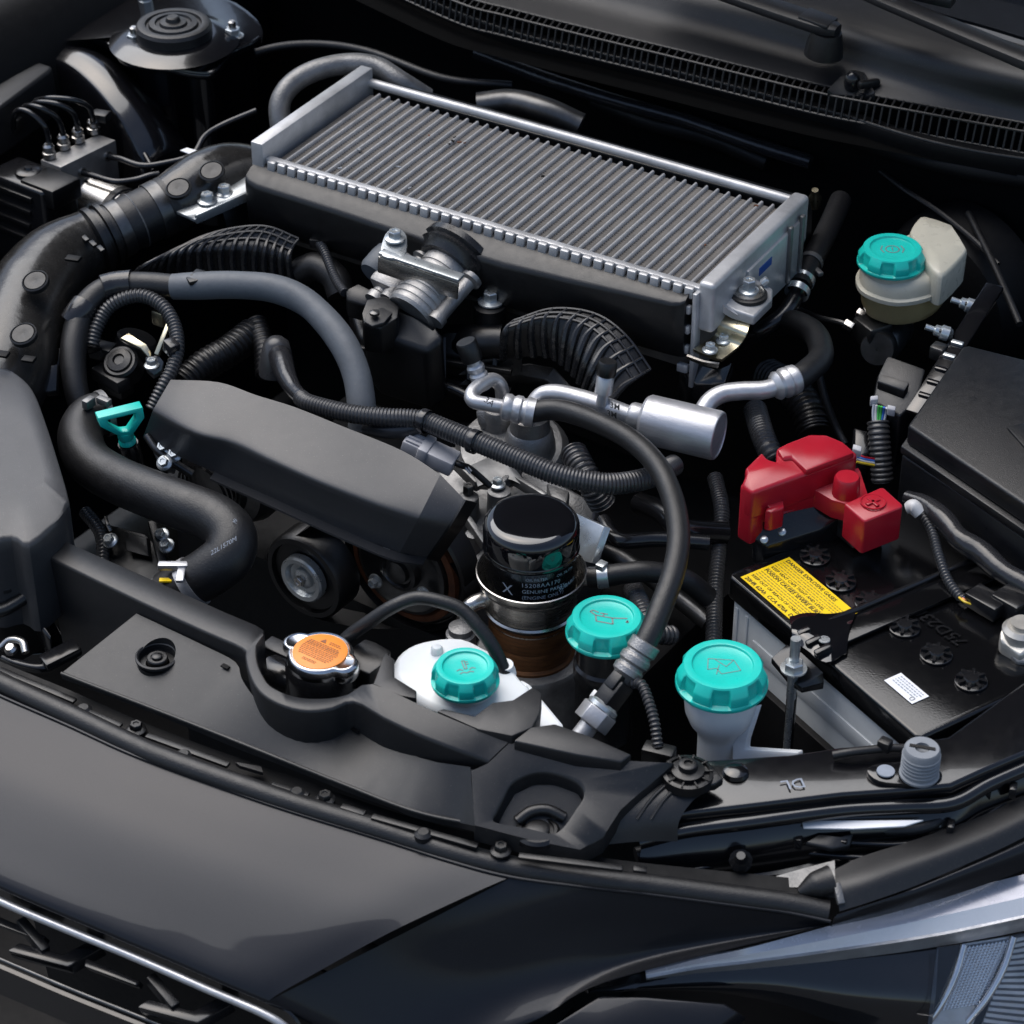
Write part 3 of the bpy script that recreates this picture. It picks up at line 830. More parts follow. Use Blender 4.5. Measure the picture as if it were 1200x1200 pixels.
# expansion tank
et = thing('expansion_tank', 'white coolant expansion tank with teal cap under the thin hose', 'coolant tank', P(540, 800, 420))
tp = cr(PP([(460, 774, 505), (476, 757, 508), (503, 748, 511), (540, 746, 513), (569, 759, 512), (593, 772, 510), (612, 796, 508), (625, 812, 506), (604, 828, 504), (553, 838, 503), (500, 826, 503), (464, 798, 503)]), 3, True)
ctr = sum(tp, V((0, 0, 0)))/len(tp)
def shrink(ps, k, dz): return [ctr+(p-ctr)*k+Z*dz for p in ps]
M().loft([shrink(tp, .985, -90), shrink(tp, 1.0, -12), shrink(tp, .99, -5), shrink(tp, .95, -1), shrink(tp, .88, .6), shrink(tp, .5, 2.5)], True).build('tank_body', 'poly_white', et, ang=60)
M().prism(PP([(607, 790, 500), (622, 800, 498), (640, 822, 495), (664, 851, 490), (640, 860, 486), (615, 840, 490)]), (0, 0, -60)).build('tank_shoulder', 'poly_white', et, bevel=5, seg=3)
M().lathe(P(512, 761, 513), Z, [(4.5, -3), (4.3, 1), (3, 2.6), (.3, 3)], 18).build('boss', 'poly_white', et)
M().lathe(P(592, 784, 508), V((.1, -.1, 1)), [(8, -4), (7, 0), (5.8, 1.5), (5.6, 5)], 20).build('hose_spout', 'poly_white', et)
M().lathe(P(545, 778, 530)-Z*22, Z, [(19, 0), (19, 14)], 32).build('filler_neck', 'poly_white', et)
c_ = P(545, 780, 531)
k_ = teal_cap(c_, 23.6, 14.5, et, phase=.4)
line_print('temperature_symbol', [[(-.1, -.2), (-.1, .9), (.12, .9), (.12, -.2), (-.1, -.2)], [(.12, .7), (.4, .7)], [(.12, .4), (.4, .4)], [(-.8, -.3), (-.5, -.15), (-.25, -.35)], [(.3, -.35), (.55, -.15), (.85, -.3)], [(-.6, -.75), (-.3, -.6), (0, -.75), (.3, -.6), (.6, -.75)]], c_-Z*1.55, (vr+vb*.25).normalized(), (vb-vr*.25).normalized(), 8.0, 'teal_print', k_)

# oil filler
of = thing('oil_filler', 'dark oil filler neck with teal cap printed with an oil can', 'oil filler', P(711, 800, 380))
c_ = P(711, 722, 521)
M().lathe(c_-Z*16, Z, [(21.5, -90), (21.5, -40), (23, -38), (23, -26), (21, -24), (21, 0)], 36).build('filler_neck', 'gloss_plastic', of)
k_ = teal_cap(c_, 29, 16, of, phase=.15)
line_print('oil_can_symbol', [[(-.75, .15), (.35, .05), (.5, -.55), (-.6, -.45), (-.75, .15)], [(.35, .05), (1.3, .2)], [(-.75, .15), (-1.15, .45), (-1.0, .62), (-.6, .45)], [(-.25, .12), (-.25, .4)], [(-.5, .42), (.0, .38)], [(1.35, .0), (1.3, -.2), (1.42, -.2), (1.35, 0)]], c_-Z*1.55, (vr*.98-vb*.2).normalized(), (vb*.98+vr*.2).normalized(), 11.0, 'teal_print', k_, 1.2)

# washer filler
wf = thing('washer_filler', 'white washer bottle neck with the largest teal cap, beside the battery', 'washer bottle', P(845, 900, 400))
c_ = P(847, 778, 527)
M().lathe(c_-Z*18, Z, [(14, -110), (14.5, -46), (15.5, -40), (21, -32), (24.5, -22), (25.5, -10), (25, 0)], 40).build('bottle_neck', 'poly_white', wf, ang=50)
k_ = teal_cap(c_, 32, 18, wf, phase=.1)
line_print('screen_wash_symbol', [[(-.95, -.25), (-.75, .75), (.75, .45), (1.0, -.55), (-.2, -.75), (-.4, -.2), (-.95, -.25)], [(-.35, .62), (.2, -.1), (.75, .45)], [(-.2, .1), (-.5, -.75)]], c_-Z*1.55, (vr*.99+vb*.1).normalized(), (vb*.99-vr*.1).normalized(), 11.5, 'teal_print', k_, 0.6)
M().prism(PP([(873, 832, 492), (887, 828, 494), (874, 868, 468), (873, 878, 463), (935, 882, 463), (935, 890, 458), (858, 892, 455), (858, 866, 466)]), (0, 8, -3)).build('bottle_flange', 'poly_white', wf, bevel=1)
letters('level_mark', 'F', P(818, 894, 440)+V((9, -12, 0)), vr, Z, 9, 'print_black', wf)

# ================================================================== radiator support at the battery side
rs = thing('radiator_support', 'black painted steel crossmember stamped DL with round hole', 'crossmember', P(950, 920, 430))
tpx = [(750, 897, 490), (829, 889, 494), (924, 883, 495), (985, 874, 495), (1055, 869, 496), (1110, 862, 498), (1210, 790, 505), (1210, 880, 500), (1152, 904, 498), (1115, 921, 496), (1060, 926, 495), (987, 931, 494), (880, 944, 492), (803, 953, 488), (750, 962, 482)]
panel = M().prism(PP(tpx), (0, 4, -26)).build('top_face', 'body_black', rs, bevel=3.5, seg=3)
cut(panel, M().lathe(P(950, 905, 470), Z, [(6.6, 0), (6.6, 60)], 28))
fl1 = PP([(750, 975, 478), (803, 962, 483), (880, 952, 487), (987, 938, 489), (1060, 934, 490), (1118, 930, 491), (1160, 908, 494), (1210, 886, 497)])
M().tube([p+V((0, -1, -8)) for p in fl1], 5.5, 12, 6).build('front_bead', 'body_black', rs)
M().sheet([[p+V((0, 4, -10)) for p in fl1], [p+V((4, -8, -30)) for p in fl1], [p+V((2, -6, -70)) for p in fl1]], 3, 4, 2).build('front_face', 'body_black', rs)
letters('stamped_letters', 'DL', P(941, 912, 495.0)+Z*.35, P(914, 916, 495)-P(941, 912, 495), Z.cross(P(914, 916, 495)-P(941, 912, 495)), 13, 'print_grey', rs)
M().lathe(P(862, 906, 494), Z, [(9, 0), (8, 3), (5, 4.5), (.5, 4.8)], 20).build('pressed_bump', 'body_black', rs)
M().prism(cr(PP([(1016, 903, 500), (1025, 895, 500), (1050, 892, 500), (1085, 895, 500), (1104, 905, 500), (1096, 914, 500), (1060, 918, 499), (1030, 915, 499)]), 3, True), (0, 0, -5)).build('stop_bracket', 'body_black', rs, bevel=1)
M().lathe(P(1038, 904, 500.6), Z, [(6.2, 0), (6, .8), (4, .9)], 20).build('locating_hole', 'print_grey', rs)
M().tube(PP([(976, 885, 500), (1000, 881, 503), (1040, 877, 503), (1062, 877, 502)]), 3, 10).build('cable', 'rubber', rs)
M().box(P(1037, 873, 506), (9, 8, 9)).build('cable_clip', 'black_plastic', rs, bevel=1.5)
bs_ = thing('bump_stop', 'grey rubber bump stop screwed onto the black crossmember', 'bump stop', P(1081, 905, 500))
cb = P(1081, 876, 524)
M().lathe(cb-Z*24, Z, [(13, 0), (13.4, 1), (13.4, 2), (12.2, 3), (12.4, 12), (12, 22.5), (11, 24), (5, 24), (4.6, 20), (.3, 20)], 36).build('rubber_body', 'grey_rubber', bs_)
for i in range(5):
    M().lathe(cb-Z*(18-3*i), Z, [(12.2, -.8), (12.9, 0), (12.2, .8)], 36, cap=False).build('groove_ring', 'grey_rubber', bs_)
M().bar(cb+V((-8, -3, .3)), cb+V((8, 3, .3)), 2.6, .8).build('screw_slot', 'black_plastic', bs_)

# moulded bracket between cover and crossmember
mb = thing('cover_bracket', 'black moulded strap bracket bolted between radiator cover and crossmember', 'bracket', P(770, 960, 440))
a_ = PP([(783, 897, 506), (770, 910, 503), (742, 936, 497), (722, 962, 488), (707, 990, 474)])
b_ = PP([(845, 910, 506), (832, 922, 503), (812, 938, 498), (796, 962, 488), (794, 986, 474)])
M().sheet([a_, [p.lerp(q, .5)+Z*1.5 for p, q in zip(a_, b_)], b_], 3, 5, 4).build('strap', 'satin_plastic', mb)
for k in (.33, .55):
    M().tube([a_[i].lerp(b_[i], k)+Z*(2.2-(i > 2)*.8) for i in (1, 2, 3)], 1.2, 8).build('strap_rib', 'satin_plastic', mb)
cm = P(806, 906, 508)
M().lathe(cm, Z, [(17, -6), (17, 1), (14.5, 1.6), (14, 0), (11, 0), (11, 3.5), (6.5, 4.5), (6.2, 8.5), (5, 9.2), (3, 9.2), (2.6, 7.5), (.3, 7.5)], 36).build('boss', 'black_plastic', mb)
for i in range(10):
    t = 2*math.pi*i/10
    d = V((math.cos(t), math.sin(t), 0))
    M().bar(cm+d*11+Z*1, cm+d*16.5+Z*1, 1.2, 2.4).build('boss_rib', 'black_plastic', mb)
M().prism(PP([(800, 896, 507), (822, 894, 507), (838, 902, 507), (848, 912, 506), (838, 919, 505), (820, 921, 505)]), (0, 0, -6)).build('wing', 'black_plastic', mb, bevel=1)

# ================================================================== pressure sensor on the refrigerant line
ps = thing('pressure_sensor', 'silver hex pressure sensor with black plug beside the oil filler', 'sensor', P(695, 860, 440))
s0, s1 = P(684, 858, 482), P(724, 806, 506)
d = (s1-s0).normalized()
M().lathe(s0, d, [(7, -12), (7, 6), (9, 8)], 20).build('sensor_base', 'bright_aluminium', ps)
M().hexa(s0+d*7, d, 13.5, 13).build('hex_body', 'bright_aluminium', ps, bevel=.6)
M().lathe(s0+d*20, d, [(11.5, 0), (11.5, 3), (9, 5)], 28).build('crimp_ring', 'zinc', ps)
_, pu, pw = basis(d)
M().box(s0+d*33, (17, 14, 22), (pu, pw, d)).build('plug', 'black_plastic', ps, bevel=2)
M().box(s0+d*41+pu*8, (6, 9, 12), (pu, pw, d)).build('plug_latch', 'black_plastic', ps, bevel=1)
M().box(s0+d*25-pw*10+pu*3, (3, 4, 6), (pu, pw, d)).build('lock_tab', 'wire_white', ps, bevel=.5)
M().tube(PP([(742, 800, 510), (752, 803, 512), (760, 822, 508), (767, 847, 500), (771, 876, 488)]), 3.6, 12, 8, wave=(3.2, .5)).build('cable_conduit', 'ribbed_rubber', ps)
M().box(P(772, 885, 482), (22, 12, 14), (rotz(X, 15), rotz(Y, 15), Z)).build('cable_connector', 'black_plastic', ps, bevel=1.5)
# ================================================================== intercooler
def place_ax(name, me, parent, c, ax):
    o = bpy.data.objects.new(name, me)
    COL.objects.link(o)
    o.matrix_local = Matrix.Translation((V(c)-ORG[parent.name])*MM) @ Matrix(ax).transposed().to_4x4()
    o.parent = parent
    ORG[o.name] = V(c)
    return o

FL = P(318, 181, 622)
iu = (P(820, 331, 622)-FL); IL = iu.length; iu.normalize()
iv = Z.cross(iu)
IW = 155.0
IAX = (iu, iv, Z)
def I(a, b, z):
    return FL+iu*a+iv*b+Z*(z-622)
ic = thing('intercooler', 'large flat finned aluminium intercooler across the top of the engine', 'intercooler', I(IL/2, IW/2, 545))
NT = 40
pitch = IL/NT
tube_me = M().loft([[V((-1.3, y, -14)), V((-1.3, y, -1.2)), V((-.7, y, -.2)), V((.7, y, -.2)), V((1.3, y, -1.2)), V((1.3, y, -14))] for y in (2, IW-6)]).mesh('tube', 'tube_aluminium', 0, ang=60)
fz = M()
nf = 88
wv = (pitch-2.6)/2
rowsf = []
for i in range(nf+1):
    y = 3+(IW-10)*i/nf
    zt = -2.2 if i % 2 else -4.0
    rowsf.append([V((-wv, y, zt-.6)), V((0, y, zt)), V((wv, y, zt-.6))])
fz.loft(rowsf, cap=False, closed=False)
fin_me = fz.mesh('fin_strip', 'fin_aluminium', 0, ang=10)
for i in range(NT+1):
    if 0 < i < NT:
        place_ax('tube', tube_me, ic, I(pitch*i, 0, 617), IAX)
    if i < NT:
        place_ax('fin_strip', fin_me, ic, I(pitch*(i+.5), 0, 617), IAX)
M().box(I(IL/2, IW/2, 572), (IL+4, IW, 62), IAX).build('core_body', 'fin_aluminium', ic)
# end bars
M().box(I(-9, IW/2-2, 609), (12, IW+12, 50), IAX).build('end_bar', 'tube_aluminium', ic, bevel=1.2)
M().box(I(IL+9, IW/2, 605), (15, IW+14, 44), IAX).build('end_bar', 'tube_aluminium', ic, bevel=4, seg=3)
M().box(I(IL+14, IW*.62, 588), (10, IW*.62, 50), IAX).build('end_plate', 'tube_aluminium', ic, bevel=1.5)
M().box(I(IL+19.2, IW*.50, 603), (.6, 22, 7), IAX).build('paint_mark', 'blue_mark', ic)
for b in (.78, .92):
    M().box(I(IL+19.5, IW*b, 592), (4, 6, 52), IAX).build('end_rib', 'aged_aluminium', ic, bevel=1.5)
# rear rail and tank
M().tube([I(-4, IW, 621), I(IL*.5, IW+.8, 621.5), I(IL+10, IW, 621)], 4.2, 14).build('rear_rail', 'tube_aluminium', ic)
rt = [(4, 614), (18, 616), (34, 608), (44, 590), (46, 560)]
M().loft([[I(a, IW+b, z) for b, z in rt]+[I(a, IW+4, 560)] for a in (2, IL*.3, IL*.6, IL+4)]).build('rear_tank', 'black_plastic', ic, bevel=2)
# front crimp rail with its tabs
M().box(I(IL/2, -1.5, 617.5), (IL+6, 7, 5), IAX).build('crimp_rail', 'tube_aluminium', ic, bevel=1.2)
tab_me = M().prism([V((-3.7, -2.6, 1.6)), V((3.7, -2.6, 1.6)), V((3.7, 2.2, 2.2)), V((-3.7, 2.2, 2.2))], V((0, -.6, -9))).mesh('crimp_tab', 'tube_aluminium', 1.0, 2)
for i in range(NT):
    place_ax('crimp_tab', tab_me, ic, I(pitch*(i+.5), -6.2, 618), IAX)
M().box(I(IL+2, -7, 575), (4, 10, 86), IAX).build('crimp_rail', 'tube_aluminium', ic, bevel=1.2)
for k in range(4):
    place_ax('crimp_tab', tab_me, ic, I(IL-3, -10, 602-k*18), (-Z, iv, iu))
# black front tank
def tank_ring(a, k=1.0, dz=0):
    pf = [(0, -7), (3, -9), (10, -12), (18, -16.5), (20.5, -18.5), (21.5, -22), (21.5, -40), (20, -58), (15, -63), (-20, -64), (-24, -40), (-10, -9)]
    return [I(a, -4-max(0, b)*k if b > 0 else -4-b, 622+z*(1 if (b <= 5 or z < -30) else k)+dz) for b, z in pf]
st = [(-13, .80), (-9, .94), (0, 1), (IL*.2, 1.02), (IL*.45, 1.1), (IL*.6, 1.08), (IL*.75, .95), (IL*.9, .8), (IL-14, .74), (IL-8, .68), (IL-4, .55)]
M().loft([tank_ring(a, k) for a, k in st]).build('front_tank', 'black_plastic', ic, ang=50)
# cast foot with its grommet and bolt
cf = P(877, 345, 600)
foot = PP([(846, 346, 602), (862, 330, 602), (880, 322, 601), (906, 338, 599), (905, 350, 598), (884, 371, 597), (862, 364, 598), (846, 356, 600)])
M().prism(foot, (0, 0, -9)).build('mounting_foot', 'tube_aluminium', ic, bevel=2, seg=3)
M().sheet([PP([(830, 326, 619), (848, 310, 619), (870, 290, 619)]), PP([(838, 336, 612), (856, 321, 611), (876, 304, 608)]), PP([(847, 346, 604), (862, 333, 603), (882, 322, 602)])], 5, 5, 5).build('foot_web', 'tube_aluminium', ic)
M().sheet([PP([(834, 344, 612), (842, 350, 606), (852, 358, 600), (866, 366, 596)]), PP([(833, 352, 604), (842, 360, 598), (854, 368, 592), (868, 373, 589)])], 2, 4, 3).build('foot_edge', 'tube_aluminium', ic)
M().lathe(cf-Z*2, Z, [(15, 0), (15, 3), (12, 4)], 28).build('grommet', 'rubber', ic)
M().lathe(cf+Z*1.5, Z, [(12.5, 0), (12.5, 1.4), (8, 2)], 28).build('washer', 'steel', ic)
place('bolt', bolt_mesh('bolt', 5.6, 11, 8, 'zinc'), ic, cf+Z*3)
M().lathe(P(893, 332, 602), V((.6, .5, .6)), [(3.4, 0), (3.4, 5), (2.2, 6)], 10).build('stud', 'zinc', ic)

# steel strap under the foot
sb = thing('strap_bracket', 'bent zinc strap with two bolts under the intercooler foot', 'bracket', P(845, 405, 555))
M().sheet([PP([(846, 366, 590), (860, 368, 590), (880, 374, 590)]), PP([(842, 380, 586), (856, 384, 586), (875, 391, 585)]), PP([(836, 394, 574), (850, 400, 574), (866, 405, 574)]), PP([(812, 409, 570), (830, 417, 570), (846, 421, 570)])], 5, 3, 2.5).build('strap', 'yellow_zinc', sb)
M().sheet([PP([(806, 415, 570), (825, 422, 570), (843, 425, 570)]), PP([(805, 418, 566), (824, 426, 566), (842, 430, 566)])], 2, 3, 2).build('strap_edge', 'steel', sb)
for px, py in ((832, 411), (848, 400)):
    place('bolt', BOLT_SMALL, sb, P(px, py, 573))
M().prism(PP([(795, 430, 545), (808, 422, 550), (840, 432, 550), (860, 422, 550), (850, 450, 540), (815, 452, 535)]), (0, 0, -30)).build('lower_bracket', 'body_black', sb, bevel=2)

# zinc bracket at the turbo duct side
zb = thing('duct_bracket', 'flat zinc bracket with two bolts between intake duct and intercooler', 'bracket', P(250, 240, 560))
M().prism(PP([(206, 247, 580), (262, 210, 586), (283, 206, 588), (308, 212, 588), (300, 222, 586), (228, 257, 580)]), (0, 0, -3)).build('plate', 'zinc', zb, bevel=.8)
M().bar(P(229, 257, 579), P(301, 225, 583), 3, 9).build('folded_edge', 'zinc', zb, bevel=1)
for px, py in ((243, 236), (263, 227)):
    place('bolt', BOLT, zb, P(px, py, 583))
M().prism(PP([(258, 240, 570), (300, 222, 575), (308, 262, 545), (270, 285, 540)]), (4, 14, -10)).build('gusset', 'black_plastic', zb, bevel=1)

# pipe behind the intercooler
M().tube(PP([(333, 165, 575), (328, 140, 592), (329, 118, 605), (343, 98, 615), (369, 83, 622), (405, 75, 625), (440, 78, 624), (470, 96, 616), (500, 115, 600)]), 9.5, 20, 8).build('charge_pipe', 'aged_aluminium', label='bare metal charge pipe curving behind the intercooler', cat='pipe')
M().tube(PP([(560, 124, 596), (600, 120, 600), (640, 130, 600), (680, 148, 590)]), 12, 18).build('exhaust_shield', 'dark_steel', label='dull metal pipe end showing behind the intercooler middle', cat='pipe')

# ================================================================== engine block and front cover
eb = thing('engine_block', 'dark engine block with grey cast front cover under the hoses', 'engine', V((-60, 60, 50)))
M().box((-90, 95, 230), (430, 300, 340)).build('block', 'deep_black', eb, bevel=12)
M().box((-90, -30, 180), (380, 120, 240)).build('block', 'deep_black', eb, bevel=12)
fc = PP([(500, 530, 486), (530, 522, 490), (565, 528, 494), (610, 545, 496), (668, 572, 494), (700, 590, 490), (690, 640, 470), (640, 660, 460), (575, 660, 455), (560, 700, 440), (535, 690, 440), (545, 640, 455), (548, 600, 470), (520, 570, 478)])
M().prism(fc, (0, 20, -60)).build('front_cover', 'aged_aluminium', eb, bevel=3, seg=3)
for px, py, z, r in ((549, 582, 488, 8), (585, 575, 500, 9), (556, 625, 470, 7), (640, 590, 500, 10), (545, 660, 458, 8)):
    M().lathe(P(px, py, z)-Z*40, Z, [(r*1.5, 0), (r*1.1, 20), (r, 40), (r*.7, 41)], 20).build('cast_boss', 'aged_aluminium', eb)
place('bolt', BOLT_SMALL, eb, P(583, 569, 503))
place('bolt', bolt_mesh('bolt', 4.6, 7, 0, 'dark_steel'), eb, P(549, 577, 490))
for a, b in (((530, 540, 496), (560, 570, 497)), ((600, 560, 499), (640, 585, 500)), ((548, 610, 476), (568, 640, 470)), ((610, 548, 499), (585, 572, 499))):
    M().bar(P(*a), P(*b), 5, 10).build('cast_rib', 'aged_aluminium', eb, bevel=1.5)
M().sheet([PP([(552, 545, 508), (580, 535, 510), (605, 550, 508)]), PP([(560, 570, 500), (590, 560, 503), (620, 572, 500)])], 3, 3, 3).build('heat_plate', 'dark_steel', eb)
M().prism(PP([(672, 600, 512), (708, 617, 516), (693, 660, 492), (676, 655, 490)]), (4, 3, -1.5)).build('shield_plate', 'zinc', eb, bevel=.5)
M().prism(PP([(640, 565, 500), (668, 575, 502), (664, 590, 500), (648, 588, 500)]), (0, 0, -12)).build('lug', 'aged_aluminium', eb, bevel=2)

# refrigerant compressor head under the line fittings
cpz = thing('compressor', 'weathered cast compressor head below the silver line fittings', 'compressor', P(590, 540, 460))
M().lathe(P(600, 530, 490), V((.1, -.25, 1)), [(46, -30), (46, 0), (40, 9), (24, 13)], 36).build('head', 'aged_aluminium', cpz)
M().lathe(P(583, 500, 503), Z, [(12.5, -10), (12.5, 14), (11, 18)], 24).build('port', 'cast_aluminium', cpz)
M().lathe(P(621, 525, 500), Z, [(21, -10), (20, 6), (18, 16), (16, 18), (15, 30), (10, 32)], 28).build('port', 'cast_aluminium', cpz)
M().prism(PP([(556, 478, 522), (572, 482, 522), (575, 500, 510), (560, 498, 510)]), (0, 6, -12)).build('flange', 'cast_aluminium', cpz, bevel=2.5)
M().tube(PP([(570, 530, 512), (595, 533, 514), (615, 542, 512), (630, 556, 508)]), 1.6, 8).build('gasket_edge', 'rusted', cpz)

# ================================================================== refrigerant lines
al = thing('refrigerant_line', 'bright aluminium refrigerant pipe with bent elbow and service ports', 'pipe', P(600, 490, 500))
M().tube(PP([(589, 494, 505), (589, 470, 530), (587, 453, 546), (577, 445, 554), (563, 451, 556), (553, 461, 555), (555, 470, 553), (572, 474, 551), (592, 477, 549)]), 5.6, 18, 6).build('elbow_pipe', 'bright_aluminium', al)
va, vbt = P(565, 450, 552), P(551, 414, 578)
vd = (vbt-va).normalized()
M().lathe(va, vd, [(6, -4), (7.2, 2), (7.2, 9), (5.6, 11), (7, 13), (7, 16), (5.4, 18), (5.4, 22)], 24).build('service_port', 'bright_aluminium', al)
M().lathe(va+vd*22, vd, [(8.2, 0), (8.4, 2), (8.4, 15), (7.4, 16.5), (.3, 16.5)], 24).build('port_cap', 'black_plastic', al)
f0, f1 = P(588, 476, 549), P(627, 484, 546)
fd_ = (f1-f0).normalized(); fl_ = (f1-f0).length
M().lathe(f0, fd_, [(7, 0), (10.5, 2), (11, 6), (9.8, 8), (9.6, 9), (11, 11), (11, 15), (9.6, 16.5), (9.8, 18), (11.4, 20), (11.4, fl_)], 28).build('crimp_ferrule', 'bright_aluminium', al)
for a, s in ((2, .0),):
    letters('pipe_print', '3A', P(566, 470, 561), P(578, 478, 556)-P(566, 470, 561), V((.3, .5, .6)), 7, 'print_black', al)

mf = thing('line_muffler', 'short silver muffler canister on the refrigerant pipe', 'canister', P(800, 520, 510))
M().tube(PP([(618, 520, 500), (620, 500, 520), (624, 478, 541), (634, 464, 550), (650, 461, 553), (675, 466, 553), (705, 475, 552), (735, 486, 550), (760, 493, 549)]), [6.5, 6.5, 6.8, 7.4, 7.6, 7.6, 7.2], 20, 6).build('inlet_pipe', 'bright_aluminium', mf)
c0_, c1_ = P(754, 490, 549), P(843, 511, 549)
cd = (c1_-c0_).normalized(); cl = (c1_-c0_).length
M().lathe(c0_, cd, [(8, -6), (9, -1), (13, 0), (17.5, 1), (19.2, 3.5), (19.2, cl-3), (18.6, cl-.6), (17.6, cl), (16.8, cl), (16.4, cl-.8), (.3, cl-.6)], 44).build('canister', 'brushed_aluminium', mf, ang=30)
M().lathe(c0_, cd, [(9.5, -11), (10.5, -9), (10.5, -2), (9.5, 0)], 28).build('collar', 'bright_aluminium', mf)
M().tube(PP([(812, 512, 532), (822, 486, 545), (832, 470, 552), (848, 461, 556), (870, 458, 558), (895, 457, 559), (912, 452, 560), (924, 448, 561)]), 7.2, 20, 6).build('outlet_pipe', 'bright_aluminium', mf)
j0, j1 = P(908, 453, 560), P(938, 442, 562)
jd = (j1-j0).normalized()
M().lathe(j0, jd, [(7.5, -2), (10, 0), (11.5, 2), (10.5, 5), (10.5, 6), (12, 8), (12, 11), (10.8, 12), (12, 14), (11.5, 19), (9, 21)], 28).build('joint_collar', 'bright_aluminium', mf)
pa_, pb_ = P(705, 474, 556), P(710, 440, 580)
pd = (pb_-pa_).normalized()
M().lathe(pa_, pd, [(4.6, 0), (4.6, 9), (6.8, 10), (6.8, 22), (5.6, 24), (6.2, 26)], 22).build('service_port', 'bright_aluminium', mf)
M().lathe(pa_+pd*25, pd, [(7.2, 0), (7.6, 1.5), (7.6, 10), (6.6, 11.5), (.3, 11.5)], 22).build('port_cap', 'black_plastic', mf)
pt0 = P(716, 472, 559.5)
lx = (P(735, 478, 558.5)-pt0).normalized(); ly = V((-.25, .35, .9))
letters('pipe_print', '3M', P(714, 484, 557)+V((2, -6.5, 2)), lx, ly, 6.5, 'print_black', mf, bold=.1)
letters('pipe_print', '3M', P(716, 476, 560)+V((1.0, -3.2, 1.0)), lx, V((-.35, .6, .7)), 6.5, 'print_black', mf, bold=.1)

ah = thing('refrigerant_hose', 'thick black rubber hose curving down to a silver ferrule by the oil cap', 'hose', P(760, 700, 440))
M().tube(PP([(622, 483, 547), (650, 480, 552), (680, 487, 557), (720, 504, 562), (749, 523, 564), (771, 547, 564), (785, 575, 562), (793, 605, 560), (795, 638, 556), (788, 675, 550), (774, 713, 542), (763, 740, 534), (752, 762, 526)]), 8.3, 20, 8).build('hose_body', 'rubber', ah, ang=60)
q0_, q1_ = P(758, 752, 530), P(728, 798, 508)
qd = (q1_-q0_).normalized(); ql_ = (q1_-q0_).length
M().lathe(q0_, qd, [(9.4, 0), (11, .6), (11, 8), (9.6, 9.5), (9.6, 11), (11.2, 13), (11.2, 17), (9.4, 19), (9.4, 20), (11, 22), (10.8, 26), (8.5, 28), (6, ql_+4)], 28).build('crimp_ferrule', 'cast_aluminium', ah)
M().tube([q1_-qd*4, q1_+qd*12, P(712, 840, 470)], 6, 14).build('line_end', 'bright_aluminium', ah)
hz = M().tube(PP([(930, 446, 561), (945, 436, 562), (962, 418, 560), (955, 392, 554), (930, 378, 545), (905, 380, 530)]), 10, 18).build('suction_hose', 'rubber', label='black hose bending back from the silver pipe joint', cat='hose')

# ================================================================== wiring harness in corrugated conduit
wh = thing('wiring_harness', 'long black corrugated wiring conduit snaking across the engine', 'wiring harness', P(560, 520, 480))
M().tube(PP([(352, 466, 552), (364, 473, 554), (407, 484, 556), (449, 489, 557), (492, 492, 556), (527, 505, 555), (567, 521, 553), (620, 543, 549), (653, 556, 546), (688, 564, 543), (720, 567, 540), (760, 560, 536), (790, 545, 528)]), [6.4, 7.2, 7.8, 8, 8], 18, 8, wave=(2.7, .42)).build('conduit', 'ribbed_rubber', wh, ang=70)
for px, py, z, dx, dy in ((498, 493, 557, 20, 7), (556, 517, 554, 18, 8)):
    a_ = P(px-4, py-1, z); b_ = P(px+4, py+2, z)
    M().lathe(a_, b_-a_, [(9.3, 0), (9.5, .5), (9.5, 5), (9.3, 5.5)], 24, cap=False).build('tape_band', 'tape', wh)
M().tube(PP([(326, 412, 546), (330, 424, 548), (336, 442, 549), (344, 456, 550), (354, 467, 552)]), [9, 9.5, 8, 6.4, 6], 18).build('taped_section', 'tape', wh)
M().lathe(P(324, 420, 540), V((-.1, .2, 1)), [(14, -14), (14.5, -6), (12, 6), (10, 14), (5, 18), (.4, 19)], 24).build('rubber_boot', 'ribbed_rubber', wh)
M().tube(PP([(350, 466, 548), (362, 474, 545), (378, 484, 530), (385, 490, 520)]), 5, 12).build('branch', 'tape', wh)
M().tube(PP([(430, 501, 540), (455, 505, 545), (480, 502, 548), (498, 494, 552)]), 6.5, 14).build('branch', 'ribbed_rubber', wh)
M().tube(PP([(672, 530, 528), (680, 545, 526), (692, 566, 518), (706, 590, 500)]), 10, 18, 8, wave=(4, .7)).build('conduit', 'ribbed_rubber', wh)
gc = thing('grey_plug', 'light grey electrical plug behind the belt cover', 'connector', P(500, 535, 500))
g0_, g1_ = P(474, 517, 540), P(535, 545, 528)
gd, gu, gw = basis(g1_-g0_)
gl = (g1_-g0_).length
M().box(g0_+gd*12, (24, 15, 11), (gd, gw, gu)).build('plug_half', 'grey_connector', gc, bevel=1.5)
M().box(g0_+gd*(gl*.68), (26, 19, 13), (gd, gw, gu)).build('plug_half', 'grey_connector', gc, bevel=1.5)
M().box(g0_+gd*(gl*.40), (8, 22, 16), (gd, gw, gu)).build('locking_ring', 'grey_connector', gc, bevel=1.5)
for k in (-5, 0, 5):
    M().bar(g0_+gd*2+gw*k+gu*6, g0_+gd*18+gw*k+gu*6.5, 2.2, 2).build('plug_rib', 'grey_connector', gc)
M().tube(PP([(527, 540, 530), (540, 545, 530), (552, 550, 522), (575, 570, 508)]), 2.6, 10).build('lead', 'rubber', gc)
for k, mt in ((-2, 'wire_white'), (1, 'print_pale')):
    M().tube([g1_-gd*6+gw*k, g1_+gd*4+gw*k+gu*3, g1_+gd*12+gw*k-gu*1], .8, 6).build('wire', mt, gc)

